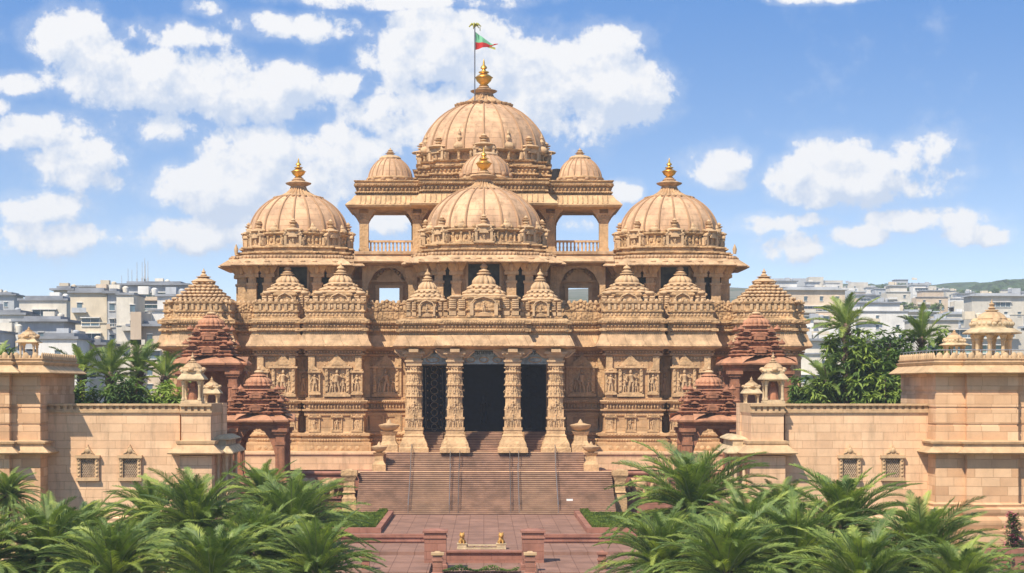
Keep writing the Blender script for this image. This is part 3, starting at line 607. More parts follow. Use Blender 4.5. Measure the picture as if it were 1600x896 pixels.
def porch_column(px,D,first=None):
    x=X(px,D); u=D/F; z=lambda py: Z(py,D)
    if first is not None: c=shift(first,x-first['cx'],0); c['cx']=x; return c
    sq=lambda h:[(x-h,D-h),(x+h,D-h),(x+h,D+h),(x-h,D+h)]
    b=MB(); b.sweep(sq(.5),[(o_-.5,q_) for o_,q_ in ((1.9,ZP-.02),(1.9,z(700)),(1.75,z(698)),(1.7,z(693)),(1.5,z(688)),(1.3,z(683)),(1.35,z(681)),(1.15,z(678)),(1.15,z(670)))],top=True)
    for h,a,c in ((1.22,672,668),(1.05,668,655),(1.2,655,652),(1.0,652,640)): b.box(x-h,x+h,D-h,D+h,z(a),z(c))
    b.lathe([(1.0,z(640)),(1.12,z(637)),(1.0,z(634)),(.98,z(622)),(1.12,z(620)),(1.0,z(617)),(.95,z(604)),(1.08,z(602)),(1.08,z(599)),(.92,z(597)),(.9,z(585)),(1.1,z(582)),(.95,z(579)),(.9,z(570))],x,D,16,8,.1)
    o=b.build('porch_column','plain',T); o['cx']=x
    b=MB(); b.box(x-1.0,x+1.0,D-1.0,D+1.0,z(572),z(566))
    for h,a,c in ((1.15,566,563),(.95,563,558),(1.2,558,554),(1.45,554,550)): b.box(x-h,x+h,D-h,D+h,z(a),z(c))
    for s in (-1,1):
        b.add([(x+s*1.0,D-.5,z(560)),(x+s*1.0,D+.5,z(560)),(x+s*2.5,D+.5,z(549)),(x+s*2.5,D-.5,z(549)),(x+s*1.0,D-.5,z(549)),(x+s*1.0,D+.5,z(549)),(x+s*2.5,D-.5,z(546)),(x+s*2.5,D+.5,z(546)),(x,D-.5,z(546)),(x,D+.5,z(546))],[(0,1,2,3),(0,3,6,8),(1,9,7,2),(3,2,7,6)])
        b.tube([(x+s*1.1,D-.45,z(559)),(x+s*1.7,D-.5,z(557)),(x+s*2.1,D-.5,z(552)),(x+s*2.45,D-.5,z(549))],.16,5)
    b.box(x-.6,x+.6,D-2.0,D,z(551),z(546)); b.build('bracket_capital','trim',o)
    b=MB()
    for i,(py,hh) in enumerate(((666,1.5),(645,1.5),(622,1.3),(600,1.0))):
        for k in range(3 if i<2 else 5):
            a=-pi/2+(k-(1 if i<2 else 2))*(.0 if 0 else .62); rr=.88
            if i<2: figure(b,x+(k-1)*.62,D-(1.0 if i else 1.1),z(py),hh*(1 if k==1 else .7),i*3+k)
            else: figure(b,x+cos(a)*rr,D+sin(a)*rr,z(py),hh,i*3+k)
    for py in (673,655,640,620,602,582,575): 
        for k in range(9): a=-pi/2+(k-4)*.33; b.gem((x+1.05*cos(a),D+1.05*sin(a),z(py)),(.12,.12,.13))
    b.build('column_carving','trim',o,smooth=60); return o
c0=porch_column(711,227.9)
for px in (801,): porch_column(px,227.9,c0)
c1=porch_column(647,229.2); porch_column(868,229.2,c1)
# --- domes
def kalash(cx,cy,z0,z1,r,par,name='gold_finial',m='gold'):
    H=z1-z0; b=MB(); b.lathe([(r*.42,z0),(r*.62,z0+H*.03),(r*.42,z0+H*.07),(r*.5,z0+H*.10),(r*.85,z0+H*.2),(r*1.0,z0+H*.30),(r*.95,z0+H*.36),(r*.6,z0+H*.43),(r*.35,z0+H*.46),(r*.62,z0+H*.5),(r*.62,z0+H*.53),(r*.25,z0+H*.57),(r*.2,z0+H*.62),(r*.42,z0+H*.66),(r*.34,z0+H*.72),(r*.14,z0+H*.78),(r*.1,z0+H*.9),(.01,z1)],cx,cy,20)
    b.lathe([(r*1.0,z0+H*.31),(r*1.12,z0+H*.325),(r*1.0,z0+H*.34)],cx,cy,20,caps=False)
    return b.build(name,m,par)
def dome_prof(Rr,H,rc,n=14):
    tm=math.acos(rc/Rr)*.97; Hf=H/sin(tm)
    return [(Rr*cos(tm*i/n)**1.1,Hf*sin(tm*i/n)) for i in range(n+1)]
def dome_at(cx,cy,Rr,z0,zt,rc,nrib,name,par=None,rib=True):
    P=[(r,z0+z) for r,z in dome_prof(Rr,zt-z0,rc)]
    b=MB(); b.lathe(P,cx,cy,64); d=b.build(name,'dome',par or T,smooth=60)
    if rib:
        for k in range(nrib):
            a=-pi/2+2*pi*k/nrib; b=MB(); w_=.16 if Rr>4 else .1
            pts=[(cx+(r+.03)*cos(a),cy+(r+.03)*sin(a),z+.03) for r,z in P]; b.tube(pts,[w_*(1.1-.5*i/len(pts)) for i in range(len(pts))],6)
            b.build('dome_rib','rib',d)
    return d
def cap_top(cx,cy,D,r1,py1,r2,py2,pyk0,pyk1,rk,d):
    """ribbed stone cap, neck and lotus disc, golden pot"""
    z=lambda p: Z(p,D)
    z1,z2,z3=z(py1),z(py2),z(pyk0); b=MB()
    b.lathe([(r1*.8,z1-.6),(r1*.98,z1-.55),(r1*1.18,z1-.25),(r1*1.2,z1),(r1*1.0,z1+.12),(r1*.78,z1+(z2-z1)*.25),(r1*.58,z1+(z2-z1)*.5),(r1*.44,z1+(z2-z1)*.78),(r1*.38,z2)],cx,cy,96,24,.2)
    b.lathe([(r1*.40,z2-.05),(r1*.36,z2+(z3-z2)*.15),(r2*.95,z2+(z3-z2)*.38),(r2,z2+(z3-z2)*.5),(r2*.75,z2+(z3-z2)*.6),(r2*.45,z2+(z3-z2)*.75),(r2*.55,z2+(z3-z2)*.82),(r2*.4,z2+(z3-z2)*.9),(r2*.38,z3+.02)],cx,cy,48,16,.07)
    b.build('ribbed_cap','cap',d,smooth=50); kalash(cx,cy,z3,z(pyk1),rk,d)
def aedicule(cx,cy,r,ang,z0,h,w,par,seed=0,top=True):
    """gabled figure niche standing on the drum, facing outwards"""
    b=MB(); 
    for s in (-1,1): b.box(s*w*.40-w*.07,s*w*.40+w*.07,-.35,.3,h*.14,h*.6); b.box(s*w*.56-w*.05,s*w*.56+w*.05,-.15,.3,h*.1,h*.5)
    b.box(-w*.55,w*.55,-.5,.4,0,h*.08); b.box(-w*.45,w*.45,-.4,.4,h*.08,h*.14); b.box(-w*.35,w*.35,.05,.4,h*.14,h*.62); b.box(-w*.52,w*.52,-.42,.4,h*.6,h*.64)
    b.prism(arch_poly(0,h*.64,w*1.0,h*.36),-.35,.5); b.prism(arch_poly(0,h*.5,w*.5,h*.34),-.5,-.3)
    b.ell((0,.4,h*.86),(w*.5,w*.5,h*.12),10,6)
    for k in range(7): a=pi*k/6; b.ell((cos(a)*w*.42,-.42,h*.68+sin(a)*h*.22),(w*.07,.08,w*.07),5,4)
    if top: b.lathe([(w*.1,h*.9),(w*.2,h*.98),(w*.1,h*1.04),(w*.18,h*1.09),(w*.18,h*1.13),(w*.08,h*1.18),(w*.2,h*1.24),(w*.22,h*1.27),(w*.07,h*1.31),(w*.14,h*1.37),(.02,h*1.5)],0,.3,10)
    for s in (-1,1): figure(b,s*w*.56,-.25,h*.12,h*.34,seed+s)
    figure(b,0,-.22,h*.14,h*.42,seed)
    rot=ang+pi/2; c_,s_=cos(rot),sin(rot); ox,oy=cx+r*cos(ang),cy+r*sin(ang)
    b.v=[(ox+x*c_-y*s_,oy+x*s_+y*c_,z0+z) for x,y,z in b.v]
    return b.build('figure_niche','trim',par,smooth=50)
def octo(cx,cy,h,step=.0,k=.45):
    """stepped square plan, ccw: corners cut back in two steps"""
    a=h; c=h*k; e=h*(1-(1-k)*.5); q=h*(k+(1-k)*.5); q=h*.74
    quad=[(c,-a),(c,-h*.93),(q,-h*.93),(q,-q*1.0),(h*.93,-q),(h*.93,-c),(a,-c)]
    out=[]
    for t in range(4):
        for x,y in quad:
            for _ in range(t): x,y=-y,x
            out.append((cx+x,cy+y))
    return out
def pavilion(cx,D,hw,py,dome,name,nn=8):
    """second-storey pavilion. D depth of its front eave; hw half width of the eave; py: dict of rows"""
    cy=D+hw; z=lambda p: Z(p,D); P_=octo(cx,cy,hw-1.6)
    b=MB(); b.sweep(octo(cx,cy,hw-3.6),[(0,z(499)),(0,z(py['top'])+.2)])
    b.sweep(P_,[(0,z(500)),(0,z(497)),(-.2,z(496.5)),(-.9,z(496))])
    o=b.build(name,'plain',T)
    b=MB(); b.sweep(P_,[(-1.6,z(py['top'])),(-.1,z(py['top'])),(.1,z(py['top']-1)),(1.5,z(py['eave'])),(1.6,z(py['eave']-1.5)),(1.5,z(py['eave']-3)),(.6,z(py['eave']-11)),(.5,z(py['eave']-12)),(.1,z(py['eave']-13)),(.15,z(py['eave']-18)),(-.3,z(py['eave']-18.5))],top=True)
    
    for off,pp,rr_,st_ in ((1.52,-1.5,(.28,.12,.12),.6),(1.1,-7,(.42,.22,.16),1.7),(.25,-15.5,(.2,.14,.2),.5)):
        b2=beads(P_,off,z(py['eave']+pp),rr_,st_); b.add(b2.v,b2.f)
    b.build('eave','eave',o,smooth=0)
    # columns at the corners of the plan and glazed panels between
    seen=[]
    zt,zb=z(py['top']),z(499)
    def col(x,y):
        for a,c in seen:
            if math.hypot(a-x,c-y)<1.5: return
        seen.append((x,y)); b=MB(); w_=.62; H=zt-zb
        b.box(x-w_,x+w_,y-w_,y+w_,zb,zb+H*.62); b.box(x-w_*1.2,x+w_*1.2,y-w_*1.2,y+w_*1.2,zb+H*.62,zb+H*.66); b.box(x-w_*.85,x+w_*.85,y-w_*.85,y+w_*.85,zb+H*.66,zb+H*.76)
        b.box(x-w_*1.5,x+w_*1.5,y-w_*1.3,y+w_*1.3,zb+H*.76,zb+H*.82); b.add([(x-w_*1.3,y-w_*1.2,zb+H*.82),(x+w_*1.3,y-w_*1.2,zb+H*.82),(x+w_*1.3,y+w_*1.2,zb+H*.82),(x-w_*1.3,y+w_*1.2,zb+H*.82),(x-w_*2.6,y-w_*2.4,zt+.05),(x+w_*2.6,y-w_*2.4,zt+.05),(x+w_*2.6,y+w_*1.2,zt+.05),(x-w_*2.6,y+w_*1.2,zt+.05)],[(0,1,5,4),(1,2,6,5),(2,3,7,6),(3,0,4,7)])
        b.lathe([(.2,zb+H*.82),(.34,zb+H*.86),(.34,zb+H*.93),(.2,zb+H*.97)],x,y-w_*1.7,8); b.build('bracket_column','plain',o,smooth=0)
    for x,y in octo(cx,cy,hw-2.9): 
        if y<cy+2: col(x,y)
    for k in (-1,0,1):
        xx=cx+k*(hw-3.6)*.66; yy=cy-(hw-3.6) if k==0 else cy-(hw-3.6)*.93
        ww=(hw-3.6)*(.3 if k==0 else .2)
        f=MB(); f.box(xx-ww,xx+ww,yy-.1,yy+.05,z(478 if k==0 else 474),z(py['top']+4)); w0=f.build('window','glass',o)
        f=MB(); 
        for s in (-1,1): f.box(xx+s*ww-.14,xx+s*ww+.14,yy-.3,yy,zb,zt-.2)
        f.box(xx-ww-.2,xx+ww+.2,yy-.35,yy,z(py['top']+5),z(py['top']+2)); f.box(xx-ww,xx+ww,yy-.2,yy,z(478),z(480)); f.build('window_frame','trim',w0)
    # stepped drum, figure niches, dome
    e=py['eave']-18; d0=py['drum']; hp=[(-.8,z(e)),(-.8,z(e-3)),(-.4,z(e-4)),(-.4,z(e-6)),(-1.2,z(e-7)),(-1.3,z(e-12)),(-.9,z(e-13)),(-.95,z(e-15)),(-1.7,z(e-16))]
    b=MB(); b.sweep(P_,hp,top=True)
    Rr=dome['R']; b.lathe([(Rr*1.06,z(e-14)),(Rr*1.06,z(e-18)),(Rr*1.0,z(e-19)),(Rr*.97,z(d0+8)),(Rr*1.0,z(d0+7)),(Rr*1.05,z(d0+4)),(Rr*1.05,z(d0+2)),(Rr*.97,z(d0)),(Rr*.9,z(d0))],cx,cy,64)
    for k in range(40):
        a=2*pi*(k+.5)/40; x,y=cx+Rr*1.0*cos(a),cy+Rr*1.0*sin(a); b.lathe([(.22,z(e-19)),(.16,z(e-20)),(.16,z(d0+10)),(.26,z(d0+7))],x,y,6)
        a=2*pi*k/40; b.ell((cx+Rr*1.0*cos(a),cy+Rr*1.0*sin(a),(z(e-19)+z(d0+8))/2),(.25,.25,.3),6,5)
        b.ell((cx+Rr*1.03*cos(a),cy+Rr*1.03*sin(a),z(d0)+.1),(.3,.3,.22),6,4)
    b.build('drum','stone',o)
    dd=dome_at(cx,cy,Rr,z(d0),Z(dome['top'],cy),dome['rc'],20,'dome' if 0 else name+'_dome')
    if nn:
        for k in range(8):
            a=-pi/2+k*pi/4; r=Rr*1.06; aedicule(cx,cy,r,a,z(d0+26),z(d0-5)-z(d0+26),2.5,dd,seed=k)
        for k in range(8): # small bosses between niches, at the dome's foot
            a=-pi/2+(k+.5)*pi/4; b=MB(); x,y=cx+Rr*.99*cos(a),cy+Rr*.99*sin(a); b.ell((x,y,z(d0)+.2),(.7,.5,.5),8,6); b.lathe([(.3,z(d0)+.5),(.36,z(d0)+.7),(.03,z(d0)+1.15)],x,y,8); b.build('dome_boss','trim',dd)
    cap_top(cx,cy,cy,dome['rc']*1.08,dome['top']+1,dome['r2'],dome['neck'],dome['k0'],dome['k1'],dome['rk'],dd)
    return o
pavilion(0,230.5,o2(132,230.5),{'top':405,'eave':410,'drum':351},{'R':o2(90,239),'top':297,'rc':2.75,'r2':1.85,'neck':284,'k0':268,'k1':230,'rk':1.0},'front_pavilion')
for s in (-1,1): pavilion(s*o2(290,246),236,o2(122,236),{'top':410,'eave':415,'drum':357},{'R':o2(76.5,246),'top':308,'rc':2.7,'r2':1.8,'neck':294,'k0':279,'k1':247,'rk':.95},'side_pavilion')
# --- recessed links with a see-through doorway
for s in (-1,1):
    D=243; z=lambda p:Z(p,D); xa,xb=s*o2(78,D),s*o2(208,D); x0,x1=min(xa,xb),max(xa,xb); dx0,dx1=sorted((s*o2(129,D),s*o2(166,D)))
    b=MB(); 
    b.box(x0,dx0,D,D+.8,z(499),z(416)); b.box(dx1,x1,D,D+.8,z(499),z(416)); b.box(dx0,dx1,D,D+.8,z(450),z(416)); o=b.build('link_wall','wall',T)
    b=MB(); 
    for q in (dx0,dx1): b.box(q-.25,q+.25,D-.3,D,z(499),z(449))
    b.box(dx0-.3,dx1+.3,D-.35,D,z(450),z(446)); b.box(x0,x1,D-.4,D,z(441),z(438)); xm=(dx0+dx1)/2
    b.prism(arch_poly(xm,z(438),3.4,1.8),D-.35,D)
    for k in range(9): a=pi*k/8; b.ell((xm+cos(a)*1.6,D-.3,z(436)+sin(a)*1.2),(.22,.15,.22),6,4)
    b.build('door_surround','trim',o,smooth=50)
    # arch in front: bracketed opening
    D2=240.5; b=MB(); ax0,ax1=sorted((s*o2(104,D2),s*o2(190,D2))); n_=12; pts=[]
    in0,in1=sorted((s*o2(118,D2),s*o2(181,D2))); zt=Z(416,D2); 
    def cusp(u): return Z(418,D2)-(abs(u)**3.2)*2.4-.15*abs(sin(u*9))
    for k in range(n_):
        u0,u1=-1+2*k/n_,-1+2*(k+1)/n_; xa_=in0+(in1-in0)*(u0+1)/2; xb_=in0+(in1-in0)*(u1+1)/2
        b.add([(xa_,D2,cusp(u0)),(xb_,D2,cusp(u1)),(xb_,D2,zt+.3),(xa_,D2,zt+.3),(xa_,D2+.7,cusp(u0)),(xb_,D2+.7,cusp(u1)),(xb_,D2+.7,zt+.3),(xa_,D2+.7,zt+.3)],[(0,1,2,3),(7,6,5,4),(0,4,5,1)])
    b.box(ax0,in0,D2,D2+.8,Z(499,D2),zt); b.box(in1,ax1,D2,D2+.8,Z(499,D2),zt)
    b.build('cusped_arch','plain',o)
    b=MB(); b.sweep([(ax0-1,240.4),(ax1+1,240.4)],prof(240.4,[(416,-.3),(415,.1),(412,1.9),(410,2.0),(409,1.9),(401,.7),(399,.6),(398,.9),(394,.95),(393,.2),(393,-12)]),closed=False); b.build('link_eave','eave',T)
    b=MB(); b.box(ax0-1,ax1+1,243,251,Z(399,243),Z(393.6,243)); b.build('link_roof','plain',T)
# --- top storey
DU=250.; u=DU/F; zu=lambda p:Z(p,DU); hx=o2(196,DU); hc=o2(95,DU)
up=[(-hx,DU),(-hc,DU),(-hc,DU-2.2),(hc,DU-2.2),(hc,DU),(hx,DU),(hx,DU+9),(hc+1,DU+9),(hc+1,DU+33),(-hc-1,DU+33),(-hc-1,DU+9),(-hx,DU+9)]
b=MB(); b.sweep(up,prof(DU,[(328,-1.5),(327,.2),(325,1.6),(322,1.75),(319,1.5),(313,.9),(307,.5),(306,.5)])); 
tops=MB()
def ridge(x,y,ux,uy):
    if uy==0 and y<DU+3: b.tube([(x,y+.35-1.55,zu(319.5)),(x,y-.45+.1,zu(312.5)),(x,y+.1,zu(306.5))],[.16,.14,.12],4)
b.along(up,.4,lambda x,y,a,c: b.tube([(x,y-1.2,zu(320.5)),(x,y-.55,zu(313)),(x,y-.1,zu(307))],[.17,.15,.13],4) if abs(c)<.1 else None,.75)
eo=b.build('upper_eave','plain',T,smooth=50)
b=MB(); b.sweep(up,prof(DU,[(306.5,0),(303,.1),(302,.4),(300,.4),(299,.05),(292,.05),(291,.5),(288,.6),(287,.35),(285,.35),(284,.6),(282.5,.6),(282,-.2)]),top=True); b.sweep(up,[(-1.5,zu(328)),(-1.5,zu(300))],bottom=True)
for off,py,r,step in ((.2,296,(.22,.2,.34),.55),(.6,289.5,(.13,.1,.1),.34),(.45,301,(.13,.1,.1),.34)):
    q=beads(up,off,zu(py),r,step,gem=True); b.add(q.v,q.f)
b.build('upper_frieze','stone',T)
b=MB(); cr_=o2(78,DU); b.box(-o2(96,DU),o2(96,DU),DU+1.5,DU+31,Z(400,DU),zu(326)); b.box(-o2(100,DU),o2(100,DU),DU-1,DU+31,Z(400,DU),Z(393,DU)); b.build('upper_core_wall','wall',T)
def upper_column(px,D,ww,par=None):
    x=X(px,D); b=MB(); w_=ww/2; z0,zt=Z(394,D),zu(327); H=zt-z0
    b.box(x-w_*1.15,x+w_*1.15,D-w_*1.15,D+w_*1.15,z0,z0+H*.08); b.box(x-w_,x+w_,D-w_,D+w_,z0+H*.08,z0+H*.7); b.box(x-w_*1.15,x+w_*1.15,D-w_*1.15,D+w_*1.15,z0+H*.7,z0+H*.74); b.box(x-w_*.95,x+w_*.95,D-w_*.95,D+w_*.95,z0+H*.74,z0+H*.86); b.box(x-w_*1.4,x+w_*1.4,D-w_*1.2,D+w_*1.2,z0+H*.86,z0+H*.9)
    for s in (-1,1): b.add([(x+s*w_,D-w_,z0+H*.72),(x+s*w_,D+w_,z0+H*.72),(x+s*w_*2.9,D+w_,zt),(x+s*w_*2.9,D-w_,zt),(x+s*w_,D-w_,zt),(x+s*w_,D+w_,zt),(x+s*w_*1.9,D-w_,z0+H*.88),(x+s*w_*1.9,D+w_,z0+H*.88)],[(0,6,3,4),(1,5,2,7),(0,1,7,6),(6,7,2,3)])
    for k in range(3): b.ell((x,D-w_*1.05,z0+H*(.76+.06*k)),(w_*.7,.15,.2),6,4)
    return b.build('upper_column','plain',T,smooth=0)
for s in (-1,1):
    for off in (187,104): upper_column(AX+s*off,DU+.6,1.25)
    for off in (193,110): upper_column(AX+s*off*DU/(DU+7.5)*1.0,DU+7.4,1.1)
    # balustrade between the columns
    xa,xb=sorted((s*o2(110,DU),s*o2(180,DU))); b=MB(); z0,z1=Z(395,DU),Z(375.5,DU); b.box(xa,xb,DU+.3,DU+.8,z1-.28,z1); b.box(xa,xb,DU+.3,DU+.8,z0,z0+.22)
    k=12
    for i in range(k):
        x=xa+(xb-xa)*(i+.5)/k; b.lathe([(.17,z0+.2),(.11,z0+.5),(.16,z0+.75),(.1,z0+1.0),(.15,z1-.25)],x,DU+.55,8)
    b.build('balustrade','plain',T)
    b=MB(); b.sweep([(s*o2(150,DU)-o2(48,DU),DU+9),(s*o2(150,DU)-o2(48,DU),DU-.6),(s*o2(150,DU)+o2(48,DU),DU-.6),(s*o2(150,DU)+o2(48,DU),DU+9)],prof(DU,[(402,-.2),(400,.3),(397,.35),(396,.0),(395,0)]),top=True,bottom=True); b.build('upper_floor','plain',T)
# --- main dome
DM=258.; cym=DM+o2(104,DM)
zm=lambda p:Z(p,DM); b=MB(); Pm=octo(0,cym,o2(112,DM),k=.4)
b.sweep(Pm,[(.3,zm(284)),(.3,zm(281)),(-.2,zm(280)),(-.2,zm(274)),(.3,zm(273)),(.3,zm(271)),(-.3,zm(270)),(-.4,zm(262)),(.1,zm(261)),(.2,zm(258)),(-.6,zm(257)),(-.8,zm(252)),(-.4,zm(251)),(-.3,zm(249)),(-1.2,zm(248))],top=True)
for off,py in ((-.05,277),(-.2,266)):
    q=beads(Pm,off,zm(py),(.22,.2,.25),.55,gem=True); b.add(q.v,q.f)
b.build('main_drum_base','stone',T)
RM=o2(99,DM+8); b=MB(); b.lathe([(RM*.93,zm(250)),(RM*.93,zm(236)),(RM*1.02,zm(235)),(RM*1.05,zm(232)),(RM*.98,zm(230))],0,cym,64)
for k in range(32):
    a=2*pi*k/32; b.lathe([(.26,zm(250)),(.2,zm(248)),(.2,zm(239)),(.3,zm(236))],RM*1.0*cos(a),cym+RM*1.0*sin(a),6)
b.build('main_drum','stone',T)
md=dome_at(0,cym,RM,zm(231),Z(166,cym),3.4,20,'main_dome')
for k in range(8): aedicule(0,cym,RM*1.02,-pi/2+k*pi/4,zm(250),zm(222)-zm(250),3.3,md,seed=k+40)
for k in range(8):
    a=-pi/2+(k+.5)*pi/4; x,y=RM*.98*cos(a),cym+RM*.98*sin(a); b=MB(); b.ell((x,y,zm(230)+.3),(.9,.7,.6),9,6); b.lathe([(.25,zm(230)+1.1),(.4,zm(230)+1.5),(.15,zm(230)+1.9),(.25,zm(230)+2.1),(.03,zm(230)+2.8)],x,y,8); b.build('dome_boss','trim',md)
cap_top(0,cym,cym,3.7,164,2.05,149,136,92,1.25,md)
def small_dome(px,D,pw,pyb,pyd,pyt,pyk,ft='trim'):
    x=X(px,D); r=pw*D/F/2; cy=D+r; z=lambda p:Z(p,D)
    b=MB(); b.lathe([(r*1.0,z(pyb)-.3),(r*1.0,z(pyb-6)),(r*1.05,z(pyb-7)),(r*1.05,z(pyb-9)),(r*.97,z(pyb-10)),(r*.9,z(pyd))],x,cy,32,0,0,0,.06)
    o=b.build('small_dome','plain',T)
    P=[(rr,z(pyd)+zz_) for rr,zz_ in dome_prof(r*.97,z(pyt)-z(pyd),r*.38,10)]
    b=MB(); b.lathe(P,x,cy,48); sh=b.build('shell','dome',o,smooth=60)
    b=MB()
    for k in range(20):
        a=-pi/2+2*pi*k/20; b.tube([(x+(q+.02)*cos(a),cy+(q+.02)*sin(a),zz_) for q,zz_ in P],.09,5)
    for k in range(12): a=2*pi*(k+.5)/12; b.ell((x+r*.98*cos(a),cy+r*.98*sin(a),z(pyd)-.1),(.4,.4,.4),6,5)
    b.build('shell_ribs','rib',o,smooth=60)
    b=MB(); zt=z(pyt); H=z(pyk)-zt; b.lathe([(r*.48,zt-.1),(r*.5,zt+H*.05),(r*.4,zt+H*.2),(r*.16,zt+H*.35),(r*.15,zt+H*.4),(r*.24,zt+H*.46),(r*.12,zt+H*.52),(r*.17,zt+H*.6),(r*.08,zt+H*.68),(r*.12,zt+H*.75),(r*.04,zt+H*.83),(.01,z(pyk))],x,cy,24,12,.1); b.build('cap_finial',ft,o)
for px in (608,908): small_dome(px,251.5,71,284,278,244,226)
small_dome(759,250.2,80,284,270,238,222)
b=MB() # dark capped cylinder beside the right small dome
b.lathe([(.75,zu(283)),(.75,zu(265)),(.6,zu(258)),(.1,zu(257))],X(870,255),255,14); b.build('dark_rooftop_cylinder','hole',T)
# small spires at outer corners of the eaves, lightning rods
for px,y0,y1 in ((369,385,378),(1148,385,376)):
    b=MB(); b.lathe([(.2,Z(397,240)),(.3,Z(390,240)),(.05,Z(382,240))],X(px,240),240,8); b.build('eave_finial','trim',T)
# flagpole with its flag
FX=X(742,DM+8); FY=cym-3.6
fp=thing('flagpole',(FX,FY,Z(165,DM+8)),'thin flagpole with red and green pennant beside the topmost gold finial','flagpole')
zf=lambda p:Z(p,DM+8)
b=MB(); b.tube([(FX,FY,zf(168)),(FX,FY,zf(44))],.085,8); b.build('pole','darkmetal',fp)
def cloth(name,m,pts,nx=8):
    b=MB(); k=len(pts)-1; vs=[]
    for (px,t,bo) in pts:
        x=X(px,DM+8); wv=.35*sin((px-742)*.35); vs+=[(x,FY+wv-.0,zf(t)),(x,FY+wv+.1*sin(px),zf((t+bo)/2)),(x,FY+wv,zf(bo))]
    fs=[]
    for i in range(k):
        for j in range(2): fs.append((i*3+j,(i+1)*3+j,(i+1)*3+j+1,i*3+j+1))
    return b.add(vs,fs).build(name,m,fp,smooth=60)
cloth('flag_upper_band','flaggreen',[(743,54,70),(748,58,70.5),(754,63,71),(760,67,72),(766,71,74.5),(771,74.5,76.5)])
cloth('flag_lower_band','flagred',[(743,70,82),(748,70.5,80.5),(754,71,79),(760,72,78),(766,74.5,77.5),(772,73.5,76),(778,72.6,73.4)])
cloth('flag_tail','flagyel',[(762,76,78),(768,77,80),(774,79.5,83)])
b=MB()
for k in range(7):
    a=2*pi*k/7; b.tube([(FX,FY,zf(44)),(FX+.5*cos(a),FY+.5*sin(a),zf(42)),(FX+.95*cos(a),FY+.95*sin(a),zf(46+k%3))],[.16,.14,.05],5)
b.ell((FX,FY,zf(44)),(.35,.35,.25),8,5); b.tube([(FX+.75,FY,zf(46)),(FX+.78,FY,zf(53))],.06,5); b.build('pole_ornament','flagyel',fp)
